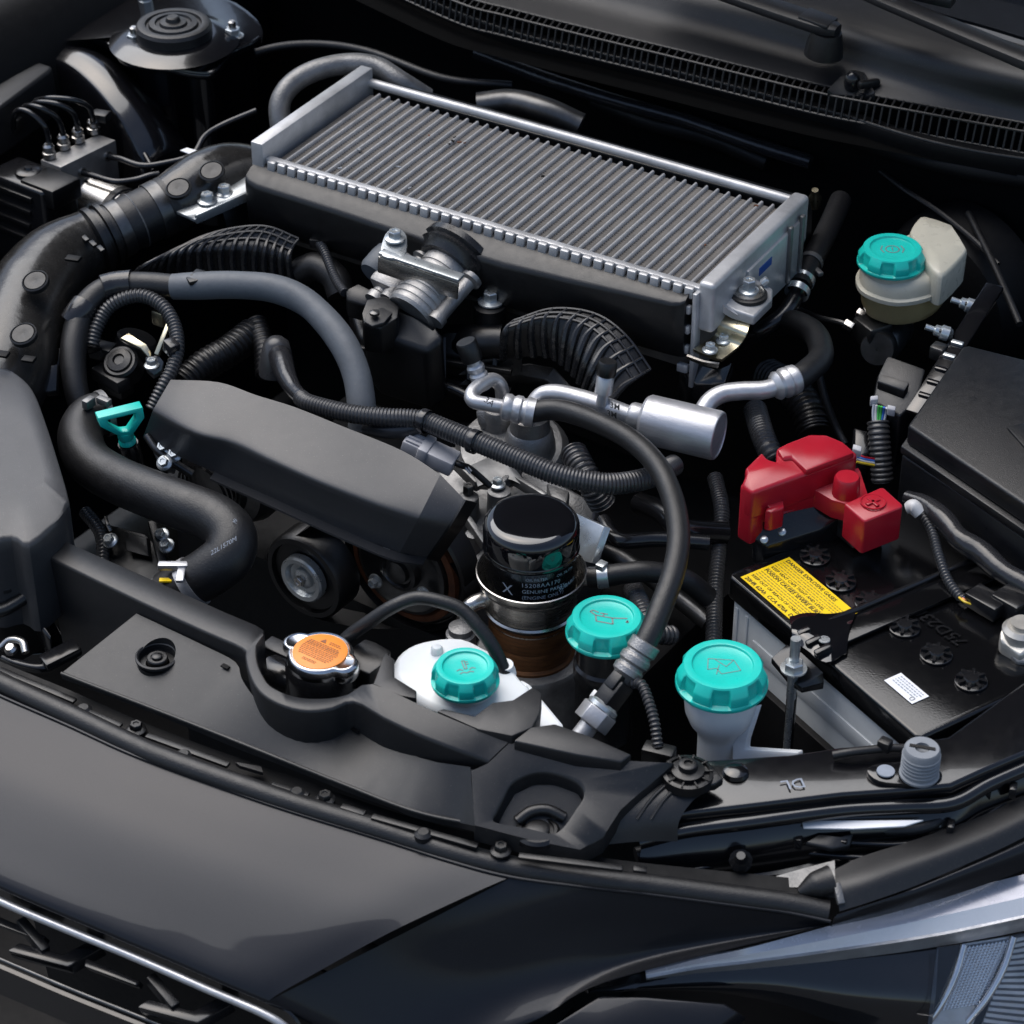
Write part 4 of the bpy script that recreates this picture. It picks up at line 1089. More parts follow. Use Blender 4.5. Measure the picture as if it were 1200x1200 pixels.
# ================================================================== belt cover
bc = thing('belt_cover', 'smooth grey plastic belt cover with chamfered end over the pulleys', 'belt cover', P(350, 580, 470))
def bcrow(bk, fe_, bt_):
    l = lambda p, q, t: (p[0]+(q[0]-p[0])*t, p[1]+(q[1]-p[1])*t)
    zz = bk[2]
    return PP([(*l(bk, fe_, 0), zz), (*l(bk, fe_, .5), zz-7.5), (*l(bk, fe_, .93), zz-14.5), (*l(fe_, bt_, .10), zz-19), (*l(fe_, bt_, .32), zz-28), (*l(fe_, bt_, .65), zz-42), (*bt_, zz-56)])
S = [bcrow(*q) for q in (((200, 445, 580), (179, 481), (168, 511)), ((256, 448, 582), (229, 507), (208, 534)), ((300, 463, 581), (275, 519), (251, 553)),
     ((345, 477, 578), (322, 541), (303, 576)), ((400, 499, 573), (376, 565), (358, 601)), ((471, 528, 565), (444, 591), (425, 631)), ((516, 556, 559), (491, 606), (468, 648)))]
M().sheet(S, 5, 4, 3).build('cover_shell', 'grey_plastic', bc, ang=75)
SE = bcrow((544, 585, 549), (527, 614), (500, 653))
M().sheet([S[-1], SE], 2, 4, 3).build('chamfer_end', 'grey_plastic', bc, ang=25)
M().sheet([SE, [p+V((3, 10, -7)) for p in SE]], 2, 4, 2).build('end_face', 'black_plastic', bc)
lipa = [q[-1] for q in S[2:]]+[SE[-1]]
M().sheet([lipa, [p+V((2.5, -8, -.5)) for p in lipa]], 2, 5, 2).build('lower_lip', 'grey_plastic', bc)

# ================================================================== pulleys and belt
YF = V((0.0, -1, 0.0))
ip = thing('idler_pulley', 'small shiny idler pulley inside black belt wheel', 'pulley', P(355, 690, 360))
c_ = P(355, 678, 440)
M().lathe(c_, YF, [(37, -24), (37, -3), (35, 0), (31, 0), (30, -4), (22, -5)], 48).build('belt_wheel', 'black_plastic', ip)
M().lathe(c_, YF, [(20, -4), (20, 2), (18.5, 3.5), (15, 3.2), (13, -1), (9, -1.5), (8.5, 1), (6, 2.2), (.3, 2.2)], 44).build('pressed_disc', 'zinc', ip)
place('bolt', bolt_mesh('bolt', 4.5, 5, 0, 'steel'), ip, c_+YF*1.5, YF)
kp = thing('crank_pulley', 'larger pulley with rusty rim under the belt cover', 'pulley', P(465, 720, 350))
c_ = P(468, 668, 452)
M().lathe(c_, YF, [(58, -26), (58, -6), (56, -4), (54, -10), (46, -10)], 56).build('belt_wheel', 'black_plastic', kp)
M().lathe(c_, YF, [(50, -12), (49, -5), (44, -4), (42, -8)], 56).build('rusty_rim', 'rusted', kp)
M().lathe(c_, YF, [(42, -10), (41, -2), (38, -1), (34, -3), (18, -3), (17, 3), (14, 4), (12, 1), (10, 1), (9.5, 5), (6, 6), (.3, 6)], 48).build('hub_plate', 'dark_steel', kp)
for i in range(3):
    t = math.radians(100+120*i)
    place('bolt', BOLT_SMALL, kp, c_+V((math.cos(t)*27, -3, math.sin(t)*27)), YF)
bl = M()
br = [c_+V((-20, 14, 60)), P(355, 678, 440)+V((-4, 14, 39)), P(355, 678, 440)+V((-39, 14, 0)), P(355, 678, 440)+V((-6, 14, -39)), c_+V((0, 14, -60)), c_+V((60, 14, 0)), c_+V((-20, 14, 60))]
br = [p+V((0, 0, 0)) for p in br]
fine = cr(br[:-1], 8, True)
bl.loft([[p+V((0, -10, 0)) for p in fine], [p+V((0, 10, 0)) for p in fine]], closed=True, cap=False)
bl.build('drive_belt', 'rubber', label='flat black drive belt wrapped round the two pulleys', cat='belt')
alt = thing('alternator', 'dark alternator with coiled windings under the belt cover', 'alternator', P(260, 570, 420))
ca = P(255, 565, 480)
M().lathe(ca, YF, [(44, -60), (46, -20), (40, -4), (30, 0), (28, 6), (12, 8)], 40).build('housing', 'dark_steel', alt)
for i in range(4):
    M().lathe(ca+YF*(4+i*4.5), YF, [(24, -1.2), (26, 0), (24, 1.2)], 36, cap=False).build('belt_groove', 'gloss_plastic', alt)
M().tube(PP([(172, 510, 530), (185, 528, 522), (200, 540, 515), (225, 556, 505)]), 3.5, 10).build('bracket_arm', 'dark_steel', alt)
M().prism(PP([(176, 522, 520), (190, 518, 522), (204, 528, 520), (200, 545, 512), (184, 540, 512)]), (0, 4, -12)).build('bracket', 'aged_aluminium', alt, bevel=1.5)
for px, py in ((192, 525), (205, 533), (193, 543)):
    place('bolt', BOLT_SMALL, alt, P(px, py, 522), V((.2, -.6, .8)))

# ================================================================== oil filter on its cooler
ofl = thing('oil_filter', 'glossy black oil filter canister with printed text in steel cup', 'oil filter', P(623, 760, 400))
OC = P(623, 606, 562)
M().lathe(OC, Z, [(30, -92), (33.2, -54), (34.2, -27), (35.2, -25.5), (35.2, -23.5), (34.6, -22.5), (35, -20), (35, -8.5), (34.2, -5), (32.4, -2.2), (29.8, -.6), (27, 0), (18, .5), (.3, .6)], 64).build('canister', 'black_enamel', ofl, ang=40)
M().lathe(OC-Z*59, Z, [(30.5, -30), (30.5, -24), (32, -21), (33, -19), (33, -2), (38, 3), (39.6, 7), (39.8, 11.5), (40.4, 12), (39.6, 12.4), (38.6, 11), (37.6, 6), (34.5, 2), (33.5, -10)], 64).build('drip_cup', 'steel', ofl, ang=30)
M().lathe(OC-Z*59, Z, [(33.2, -21), (34.6, -19.8), (33.4, -18.4)], 64, cap=False).build('cup_bead', 'steel', ofl)
M().lathe(OC-Z*84, Z, [(33, -40), (33, -36), (31, -34), (31.4, -22), (30.6, -20), (31.4, -18), (31.2, -6), (30.4, -4), (31, 0)], 56).build('oil_cooler', 'rust_steel', ofl)
M().lathe(OC-Z*122, Z, [(42, -60), (42, -4), (40, -1), (34, 0)], 48).build('mounting_base', 'aged_aluminium', ofl)
hcam = math.atan2(CP.y-OC.y, CP.x-OC.x)
def wrapc(z0, r, a0):
    def fn(a, b):
        t = a0+a/r
        zz = z0+b
        rr_ = r-(0.85*(1-(zz+54)/27) if zz < -27 else 0)
        return OC+V((math.cos(t)*rr_, math.sin(t)*rr_, zz))
    return fn
letters('filter_print', '15208AA170', None, X, Y, 5.2, 'print_grey', ofl, wrap=wrapc(-37.5, 34.55, hcam-.22), spacing=1.1)
letters('filter_print', 'GENUINE PARTS', None, X, Y, 4.6, 'print_grey', ofl, wrap=wrapc(-43, 34.55, hcam-.20))
letters('filter_print', '(ENGINE ONLY)', None, X, Y, 4.6, 'print_grey', ofl, wrap=wrapc(-48.5, 34.55, hcam-.20))
letters('filter_print', 'X', None, X, Y, 13, 'print_grey', ofl, wrap=wrapc(-46.5, 34.55, hcam-.66))
letters('filter_print', 'SUBARU', None, X, Y, 4.8, 'print_grey', ofl, wrap=wrapc(-45, 34.55, hcam+.62), bold=.15)
letters('filter_print', 'OIL FILTER', None, X, Y, 3.4, 'print_grey', ofl, wrap=wrapc(-31.5, 34.75, hcam-.12))
letters('filter_print', 'OIL FILTER', None, X, Y, 3.4, 'print_grey', ofl, wrap=wrapc(-31.5, 34.75, hcam+.55))
ocp = thing('oil_cooler_pipe', 'bent bare steel pipe leaving the oil filter cup', 'pipe', P(545, 735, 440))
M().tube(PP([(590, 700, 486), (577, 702, 488), (562, 704, 489), (550, 711, 486), (545, 724, 474), (543, 740, 460)]), 6, 16).build('pipe', 'steel', ocp)
M().lathe(P(582, 703, 487), V((-.9, -.3, .0)), [(7.5, 0), (7.5, 4)], 20).build('collar', 'steel', ocp)
M().lathe(P(540, 742, 470), Z, [(11, -30), (11, 0), (9, 1), (9, 6), (7, 7)], 20).build('union', 'aged_aluminium', ocp)
och = thing('oil_cooler_hose', 'short black hose with silver clamp leaving the oil filter', 'hose', P(740, 680, 470))
M().tube(PP([(690, 677, 494), (705, 676, 496), (730, 672, 498), (760, 670, 498), (800, 678, 490), (830, 700, 470)]), 8, 18).build('hose_body', 'rubber', och)
a_, b_ = P(700, 676, 496), P(712, 675, 497)
M().lathe(a_, b_-a_, [(8.6, 0), (9, .3), (9, 8), (8.6, 8.3)], 28, cap=False).build('hose_clamp', 'zinc', och)
M().box(a_.lerp(b_, .4)+Z*10, (7, 8, 5)).build('clamp_ear', 'zinc', och, bevel=1)
M().tube(PP([(680, 679, 492), (696, 677, 495)]), 5.2, 14).build('spigot', 'steel', och)

# ================================================================== intake manifolds (ribbed)
def ribs(m, rows, n, r, skip=1):
    fine = [cr(q, n) for q in rows]
    for j in range(0, len(fine[0]), skip):
        m.tube([q[j] for q in fine], r, 6, 4)
    return m
def manifold(label, rows, nr, base, lift=0):
    rows = [[p+(CP-p).normalized()*lift for p in q] for q in rows]
    t = thing('intake_manifold', label, 'intake manifold', base)
    M().sheet(rows, 4, 5, 3).build('runner', 'black_plastic', t)
    fine = [cr(q, nr) for q in rows]
    for j in range(0, len(fine[0])):
        M().tube([q[j]+Z*.8 for q in fine], [3.3, 3.3, 3, 1.8, 1.4, 1.3], 8, 4).build('rib', 'rib_plastic', t)
    for k in range(len(rows)-3, len(rows)):
        M().tube([p+Z*1 for p in rows[k]], 1.3, 6, 8).build('lattice_bar', 'rib_plastic', t)
    return t
mr_rows = [PP([(590, 420, 520), (640, 418, 528), (666, 434, 526), (684, 460, 518), (694, 500, 500)]),
           PP([(590, 404, 540), (637, 398, 546), (670, 410, 545), (693, 436, 538), (710, 478, 518)]),
           PP([(592, 392, 552), (637, 382, 558), (676, 390, 557), (705, 414, 549), (728, 456, 530)]),
           PP([(594, 385, 557), (639, 373, 564), (683, 380, 563), (714, 404, 555), (742, 446, 536)]),
           PP([(598, 381, 559), (643, 368, 566), (690, 374, 566), (724, 399, 557), (752, 440, 538)]),
           PP([(602, 377, 560), (648, 363, 567), (697, 369, 567), (733, 394, 558), (762, 434, 538)])]
manifold('ribbed black intake runner behind the silver refrigerant pipe', mr_rows, 3, P(660, 430, 480), 38)
ml_rows = [PP([(156, 334, 525), (200, 328, 532), (250, 327, 536), (300, 330, 534), (345, 345, 522)]),
           PP([(158, 326, 540), (198, 314, 548), (246, 308, 552), (298, 308, 552), (340, 322, 542)]),
           PP([(164, 317, 550), (201, 302, 560), (246, 294, 564), (300, 292, 564), (338, 304, 556)]),
           PP([(172, 311, 556), (208, 294, 565), (252, 284, 569), (303, 281, 569), (341, 294, 561)]),
           PP([(184, 304, 560), (222, 286, 569), (264, 276, 573), (308, 273, 573), (345, 287, 565)]),
           PP([(200, 296, 563), (238, 278, 572), (278, 268, 576), (314, 267, 576), (350, 281, 568)])]
manifold('ribbed black intake runner behind the grey sleeved hose', ml_rows, 4, P(250, 330, 480))

# plenum between the manifolds
pn = thing('intake_plenum', 'black moulded plenum with ribs below the throttle body', 'intake plenum', P(500, 420, 430))
M().prism(PP([(405, 352, 540), (440, 345, 544), (500, 368, 544), (530, 385, 542), (600, 388, 540), (605, 420, 528), (560, 424, 520), (480, 415, 520), (420, 395, 528)]), (0, 6, -70)).build('body', 'black_plastic', pn, bevel=6, seg=3)
for a, b in (((462, 382), (462, 424)), ((490, 390), (490, 430)), ((520, 395), (520, 432)), ((550, 396), (550, 434)), ((580, 396), (580, 430))):
    M().bar(P(a[0], a[1], 538), P(b[0], b[1]+12, 512), 4, 6).build('rib', 'black_plastic', pn, bevel=1)
for zz, yy in ((520, 428), (500, 450)):
    M().bar(P(420, yy-20, zz), P(600, yy+8, zz), 5, 5).build('cross_rib', 'black_plastic', pn, bevel=1)
M().prism(PP([(426, 354, 566), (446, 350, 568), (470, 360, 568), (512, 382, 562), (522, 396, 556), (500, 412, 548), (440, 394, 550), (424, 374, 558)]), (0, 4, -60)).build('throttle_seat', 'black_plastic', pn, bevel=5, seg=3)
M().prism(PP([(430, 350, 574), (452, 346, 574), (468, 358, 573), (466, 372, 570), (446, 384, 566), (426, 380, 566), (424, 366, 571)]), (0, 0, -26)).build('sensor_block', 'black_plastic', pn, bevel=2)
M().prism(PP([(430, 366, 575), (448, 360, 575), (460, 366, 574), (450, 378, 571), (436, 382, 570), (427, 377, 571)]), (0, 0, -3)).build('sensor_face', 'satin_plastic', pn, bevel=.6)
M().lathe(P(439, 368, 576), Z, [(4, 0), (4, 2), (2, 3)], 14).build('screw', 'dark_steel', pn)
M().prism(PP([(405, 340, 562), (420, 332, 564), (440, 342, 562), (440, 356, 556), (426, 358, 554), (406, 352, 556)]), (0, 0, -16)).build('sensor_plug', 'black_plastic', pn, bevel=1.5)
M().tube(PP([(404, 343, 560), (396, 332, 560), (388, 315, 562), (380, 294, 566), (374, 284, 566)]), 3.6, 12, 8, wave=(3, .45)).build('sensor_conduit', 'ribbed_rubber', pn)
M().box(P(372, 284, 566), (12, 8, 8), (rotz(X, 20), rotz(Y, 20), Z)).build('conduit_clip', 'black_plastic', pn, bevel=1)
M().prism(PP([(600, 418, 528), (560, 425, 522), (545, 436, 515), (620, 425, 520), (650, 430, 518), (672, 455, 508), (690, 480, 498), (676, 484, 494), (655, 458, 504), (640, 444, 508), (610, 438, 512), (548, 446, 508)]), (0, 0, -10)).build('support_arm', 'black_plastic', pn, bevel=1.5)
M().tube(PP([(520, 400, 520), (560, 400, 535), (590, 400, 538)]), 14, 16).build('runner_stub', 'black_plastic', pn)

# throttle body
tb = thing('throttle_body', 'cast aluminium throttle body with zinc bracket and bolts', 'throttle body', P(490, 350, 500))
a0_, a1_ = P(522, 320, 580), P(480, 370, 561)
ad = (a1_-a0_).normalized(); alen = (a1_-a0_).length
gro = [(22.5, -14), (22.5, 0)]
k = 4.0
while k < alen-6:
    gro += [(22.5, k), (21.7, k+.7), (21.7, k+1.2), (22.5, k+2)]
    k += 6
gro += [(22.5, alen-3), (21, alen)]
M().lathe(a0_, ad, gro, 44).build('throttle_barrel', 'cast_aluminium', tb, ang=25)
side = ad.cross(Z).normalized()
if side.dot(CR) < 0: side = -side
for s, r, up_ in ((-25, 6.5, 3), (25, 6.5, 2), (-40, 8, -4)):
    b0 = a0_+side*s+Z*up_-ad*4
    M().lathe(b0, ad, [(r+3, 0), (r+3, 4), (r, 6), (r*.92, alen-6), (r+1, alen-4), (r+1, alen+2), (r*.6, alen+2)], 22).build('bolt_tower', 'cast_aluminium', tb)
M().box(a0_+ad*(alen*.45)+side*-36-Z*6, (30, 26, 30), (side, ad, ad.cross(side))).build('motor_housing', 'cast_aluminium', tb, bevel=4)
M().lathe(a0_+ad*10-side*56, ad, [(13, -6), (14, 2), (14, 14), (12, 18)], 24).build('motor_cap', 'grey_sleeve', tb)
M().lathe(a0_-ad*10, ad, [(34, -14), (35, -8), (32, -6), (34, -2), (31, 0), (28, 6)], 44).build('coupling', 'rib_plastic', tb)
b0, b1 = P(447, 294, 604), P(541, 326, 598)
M().bar(b0, b1, 11, 3).build('bracket', 'zinc', tb, bevel=1)
bd, bu_, bw_ = basis(b1-b0)
M().bar(b0-bu_*10+bw_*4.5*(1 if bw_.y < 0 else -1), b1-bu_*10+bw_*4.5*(1 if bw_.y < 0 else -1), 2, 15).build('bracket_flange', 'steel', tb, bevel=.6)
M().prism(cr(PP([(446, 296, 605), (451, 275, 607), (461, 267, 607), (472, 270, 607), (477, 280, 606), (474, 300, 604), (458, 302, 604)]), 3, True), (0, 0, -3)).build('bracket_ear', 'zinc', tb, bevel=.8)
place('bolt', bolt_mesh('bolt', 5.4, 8, 8.5, 'zinc'), tb, P(463, 280, 608))
M().lathe(P(574, 358, 562), Z, [(13, -16), (13, 0), (9, 1)], 20).build('bolt_boss', 'black_plastic', tb)
place('bolt', bolt_mesh('bolt', 6, 10, 10.5, 'zinc'), tb, P(575, 354, 564))

# ================================================================== hoses at the intake side
sh = thing('sleeved_hose', 'black hose wrapped in grey sleeve arching over the engine', 'hose', P(260, 400, 470))
M().tube(PP([(96, 482, 505), (88, 450, 522), (86, 410, 540), (95, 370, 556), (115, 345, 566), (140, 335, 572), (170, 333, 575), (212, 336, 577)]), [9.5, 10, 11, 11, 10.5, 10, 9.6], 18).build('hose_body', 'rubber', sh, ang=60)
M().tube(PP([(120, 338, 572), (135, 334, 573), (155, 332, 575)]), 11.2, 18).build('tape_wrap', 'tape', sh)
M().tube(PP([(86, 378, 552), (94, 366, 559), (100, 358, 562)]), 11.8, 18).build('tape_wrap', 'tape', sh)
M().tube(PP([(203, 336, 577), (230, 335, 580), (275, 334, 583), (320, 338, 583), (355, 352, 579), (382, 376, 572), (404, 406, 562), (418, 440, 548), (424, 478, 530), (424, 500, 515)]), [10.5, 11.4, 11.2, 11.6, 11, 11.6, 11.2, 11.4, 11], 20).build('grey_sleeve', 'grey_sleeve', sh, ang=60)
M().bar(P(220, 330, 588), P(252, 322, 588), 9, 4).build('clip', 'black_plastic', sh, bevel=1)
M().bar(P(228, 326, 589), P(236, 318, 589), 9, 4).build('clip', 'black_plastic', sh, bevel=1)

lc = thing('looped_conduit', 'thin corrugated conduit looping over the purge valve', 'conduit', P(160, 420, 480))
M().tube(PP([(108, 404, 540), (113, 385, 550), (126, 362, 562), (145, 350, 570), (168, 347, 573), (190, 358, 570), (204, 380, 562), (208, 408, 552), (202, 432, 542), (190, 455, 532), (178, 480, 518)]), 5.4, 14, 8, wave=(3.2, .55)).build('conduit', 'ribbed_rubber', lc, ang=70)
M().bar(P(196, 402, 556), P(206, 412, 554), 10, 12).build('tape_band', 'tape', lc, bevel=2)

pv = thing('purge_valve', 'black purge valve with yellow zinc bracket inside the loop', 'valve', P(145, 430, 480))
M().lathe(P(141, 424, 528), V((.1, -.5, .85)), [(15, -16), (15, 0), (13, 2), (11, 2), (10, 4), (5, 5), (4, 3), (.3, 3)], 28).build('valve_body', 'black_plastic', pv)
M().lathe(P(160, 400, 532), V((.2, .3, .9)), [(17, -14), (17, 2), (15, 4), (.3, 5)], 28).build('valve_dome', 'black_plastic', pv)
M().prism(PP([(141, 396, 546), (150, 390, 548), (172, 404, 544), (178, 414, 538), (176, 420, 536), (165, 408, 542)]), (0, 0, -2.5)).build('bracket', 'yellow_zinc', pv, bevel=.6)
M().prism(PP([(170, 418, 538), (186, 416, 540), (192, 424, 536), (190, 434, 530), (180, 440, 526), (171, 432, 530)]), (0, 0, -4)).build('bracket_foot', 'dark_steel', pv, bevel=.8)
place('bolt', BOLT_SMALL, pv, P(178, 429, 533))
M().bar(P(199, 378, 560), P(184, 416, 541), 4, 4).build('bracket_rod', 'yellow_zinc', pv, bevel=.6)
M().box(P(190, 370, 556), (12, 14, 14)).build('rod_end', 'yellow_zinc', pv, bevel=2)
M().box(P(121, 411, 528), (20, 14, 12), (rotz(X, 12), rotz(Y, 12), Z)).build('plug', 'black_plastic', pv, bevel=1.5)
M().box(P(130, 443, 515), (34, 14, 12), (rotz(X, -8), rotz(Y, -8), Z)).build('plug', 'satin_plastic', pv, bevel=2)
for i in range(6):
    M().bar(P(98+i*1.5, 392+i*5, 530), P(112+i*1.5, 389+i*5, 534), 2.4, 4).build('fin', 'black_plastic', pv)
M().box(P(136, 452, 500), (26, 16, 12)).build('plug_base', 'black_plastic', pv, bevel=2)

M().tube(PP([(296, 390, 492), (270, 410, 490), (240, 428, 486), (215, 450, 478)]), 13, 18, 8, wave=(5, .7)).build('braided_hose', 'black_plastic', label='dark braided hose in shadow below the grey sleeve', cat='hose')
M().tube(PP([(300, 378, 498), (310, 410, 490), (312, 440, 480)]), 9, 16, 8, wave=(5, .5)).build('braided_hose', 'black_plastic', label='narrow dark braided hose beside the rubber boot', cat='hose')
M().tube(PP([(352, 318, 540), (372, 312, 548), (392, 325, 545), (400, 345, 535)]), 12, 16).build('breather_hose', 'rubber', label='short black breather hose beside the throttle body', cat='hose')

# upper radiator hose
rh = thing('radiator_hose', 'fat black upper radiator hose bending down to a wire clamp', 'hose', P(200, 620, 440))
M().tube(PP([(126, 482, 520), (104, 490, 520), (94, 512, 518), (104, 540, 517), (135, 561, 520), (175, 578, 524), (215, 593, 527), (250, 607, 527), (270, 626, 524), (268, 650, 516), (248, 668, 506), (225, 682, 496), (196, 698, 484)]), [17, 17.5, 18, 18, 18.5, 18.5, 19, 19, 18.5, 18], 28, 8).build('hose_body', 'rubber', rh, ang=60)
M().tube(PP([(229, 680, 497.5), (219, 686, 493.5)]), 19.6, 32, 2).build('hose_clamp', 'bright_aluminium', rh)
M().tube(PP([(205, 693, 488), (190, 702, 482)]), 17, 28, 2).build('spigot', 'aged_aluminium', rh)
M().box(P(203, 663, 514), (22, 6, 5), (rotz(X, 35), rotz(Y, 35), Z)).build('clamp_ear', 'bright_aluminium', rh, bevel=1)
M().box(P(212, 672, 513), (6, 20, 3), (rotz(X, 35), rotz(Y, 35), Z)).build('clamp_ear', 'bright_aluminium', rh, bevel=1)
M().box(P(194, 680, 505), (9, 4, 1.5), (rotz(X, 35), rotz(Y, 35), Z)).build('paint_mark', 'yellow_label', rh)
M().lathe(P(126, 483, 520), P(104, 490, 520)-P(126, 483, 520), [(18.3, 0), (18.8, .4), (18.8, 5), (18.3, 5.4)], 32, cap=False).build('hose_clamp', 'aged_aluminium', rh)
M().box(P(104, 472, 541), (6, 10, 8)).build('clamp_ear', 'aged_aluminium', rh, bevel=1)
M().box(P(122, 470, 541), (12, 6, 6)).build('clamp_ear', 'aged_aluminium', rh, bevel=1)
letters('hose_print', '22L1570M', P(247, 651, 538), P(276, 634, 542)-P(247, 651, 538), V((-.5, .6, .5)), 5.2, 'print_grey', rh)
letters('hose_print', 'MADE 1', P(277, 614, 541), P(281, 596, 541)-P(277, 614, 541), V((-.9, -.2, .3)), 4.6, 'print_grey', rh)

# dipstick
dp = thing('dipstick', 'teal loop handled oil dipstick beside the belt cover', 'dipstick', P(152, 540, 480))
hp = PP([(115, 487, 548), (164, 475, 549), (166, 487, 541), (152, 507, 526), (140, 508, 525), (118, 497, 541)])
hm = M()
n_ = (hp[1]-hp[0]).cross(hp[3]-hp[0]).normalized()
ctrh = sum(hp, V((0, 0, 0)))/6
fr_o = [ctrh+(p-ctrh)*1.08 for p in hp]; fr_i = [ctrh+(p-ctrh)*.66 for p in hp]
hm.loft([[p+n_*4.5 for p in fr_o], [p+n_*4.5 for p in fr_i], [p-n_*4.5 for p in fr_i], [p-n_*4.5 for p in fr_o], [p+n_*4.5 for p in fr_o]], cap=False)
hm.build('handle_loop', 'teal', dp, bevel=1.2)
d0_ = P(147, 509, 524); dd = (P(158, 548, 490)-d0_).normalized()
M().lathe(d0_, dd, [(6, -3), (6.5, 2), (5.5, 4), (7, 6), (7, 8), (5.5, 9)], 20).build('collar', 'teal', dp)
M().lathe(d0_, dd, [(8, 9), (8.5, 11), (8, 34), (5, 40), (4, 80)], 20).build('guide_tube', 'gloss_plastic', dp)

# dim plumbing behind and below
for nm, mt, rr, pts, lb, ct in (
    ('firewall_pipe', 'rubber', 4, [(250, 92, 560), (300, 62, 575), (360, 52, 580), (430, 60, 580), (520, 92, 575), (600, 100, 570)], 'thin black pipe running along the firewall behind the charge pipe', 'pipe'),
    ('firewall_loom', 'tape', 7, [(560, 62, 570), (640, 92, 575), (720, 118, 575), (800, 140, 570), (880, 168, 565), (950, 190, 560)], 'dim taped wiring loom along the firewall behind the intercooler', 'wiring'),
    ('heater_hose', 'rubber', 9, [(700, 120, 540), (760, 142, 550), (830, 160, 550), (900, 190, 540)], 'dark heater hose in the shadow under the cowl', 'hose'),
    ('ground_cable', 'rubber', 3, [(1135, 250, 560), (1160, 300, 555), (1180, 345, 550), (1195, 380, 545)], 'thin black cable curving behind the slotted bracket', 'cable'),
    ('lower_pipe', 'dark_steel', 7, [(690, 640, 440), (730, 655, 440), (780, 690, 430), (830, 730, 420)], 'dark steel pipe deep beside the battery', 'pipe'),
    ('lower_conduit', 'ribbed_rubber', 6, [(838, 560, 470), (846, 600, 470), (842, 650, 460), (838, 700, 450), (836, 760, 440)], 'ribbed conduit dropping down the side of the battery case', 'conduit'),
    ('fuel_line', 'gloss_plastic', 4, [(430, 440, 500), (480, 455, 500), (520, 452, 505), (560, 470, 500)], 'glossy black line under the plenum', 'pipe'),
    ('coil_lead', 'ribbed_rubber', 5, [(100, 600, 470), (118, 625, 470), (120, 660, 460), (110, 700, 450)], 'ribbed lead hanging below the fat radiator hose', 'cable')):
    M().tube(PP(pts), rr, 12, 8, wave=((3.2, .5) if mt == 'ribbed_rubber' else None)).build(nm, mt, label=lb, cat=ct)
fs = thing('fan_shroud', 'dim black fan shroud with bracket below the fat radiator hose', 'fan shroud', P(150, 680, 380))
M().prism(PP([(120, 612, 470), (170, 625, 470), (195, 650, 468), (185, 700, 450), (120, 690, 450)]), (0, 8, -14)).build('panel', 'black_plastic', fs, bevel=2)
M().prism(PP([(145, 622, 474), (172, 630, 474), (174, 652, 470), (148, 645, 470)]), (0, 4, -4)).build('label_plate', 'satin_plastic', fs, bevel=.8)
M().bar(P(178, 612, 478), P(192, 668, 462), 6, 6).build('strut', 'satin_plastic', fs, bevel=1)
for px, py in ((130, 634), (190, 628), (196, 640)):
    place('bolt', BOLT_SMALL, fs, P(px, py, 474), V((0, -.5, .8)))
M().tube(PP([(124, 606, 484), (126, 614, 482), (130, 622, 478)]), 1.4, 8).build('wire_clip', 'steel', fs)
# specks caught in the intercooler core
rs_ = random.Random(11)
db = thing('leaf_debris', 'dark crumb of leaf caught on the intercooler fins', 'debris', I(120, 110, 616))
for k in range(14):
    a_, b_ = (rs_.uniform(108, 130), rs_.uniform(96, 118)) if k < 5 else (rs_.uniform(20, IL-20), rs_.uniform(10, IW-15))
    M().box(I(a_, b_, 616.6), (rs_.uniform(1.5, 4), rs_.uniform(1.2, 3), .8), (rotz(X, rs_.uniform(0, 90)), rotz(Y, rs_.uniform(0, 90)), Z)).build('crumb', 'rusted' if k % 3 == 0 else ('deep_black' if k < 6 else 'grey_rubber'), db)
# ================================================================== battery
B0, B1 = P(851, 672, 500), P(1077, 866, 500)
bu0 = (B1-B0); BL = bu0.length; bu0.normalize()
bv0 = Z.cross(bu0)
BW = 172.0
BAX = (bu0, bv0, Z)
def Bt(a, b, z=500):
    return B0+bu0*a+bv0*b+Z*(z-500)
bt = thing('battery', 'black topped car battery with grey case and yellow danger label', 'battery', Bt(BL/2, BW/2, 300))
lid = [Bt(4, 0), Bt(BL-4, 0), Bt(BL, 4), Bt(BL, BW-4), Bt(BL-4, BW), Bt(4, BW), Bt(0, BW-4), Bt(0, 4)]
M().prism(lid, (0, 0, -20)).build('lid', 'lid_black', bt, bevel=2.5, seg=3)
M().prism([Bt(BL/2, BW/2)+(p-Bt(BL/2, BW/2))*.965-Z*19 for p in lid], (0, 0, -170)).build('case', 'battery_case', bt, bevel=3)
for a in (12, 24):
    M().box(Bt(a, 3.4, 400), (4, 3, 150), BAX).build('case_rib', 'battery_case', bt, bevel=1)
M().box(Bt(BL*.55, 2.6, 452), (BL*.8, 2, 14), BAX).build('case_band', 'battery_case', bt, bevel=.8)
M().prism([Bt(BL/2, BW/2)+(p-Bt(BL/2, BW/2))*1.03-Z*74 for p in lid], (0, 0, -110)).build('tray', 'deep_black', bt, bevel=2)
vc = M()
vc.lathe((0, 0, 0), Z, [(11.5, -1), (11.5, .4), (10.8, .8), (6.2, .6), (5.8, 3.2), (5, 4), (.3, 4.2)], 28)
for i in range(8):
    t = 2*math.pi*(i+.5)/8
    d = V((math.cos(t), math.sin(t), 0))
    vc.bar(d*4.5+Z*2, d*10.8+Z*1.6, 2.2, 3)
vcm = vc.mesh('vent_cap', 'gloss_plastic', 0)
for px, py in ((955, 652), (985, 682), (1020, 706), (1060, 735), (1097, 767), (1138, 798)):
    place('vent_cap', vcm, bt, P(px, py, 501.5), Z, bu0+bv0*.3)
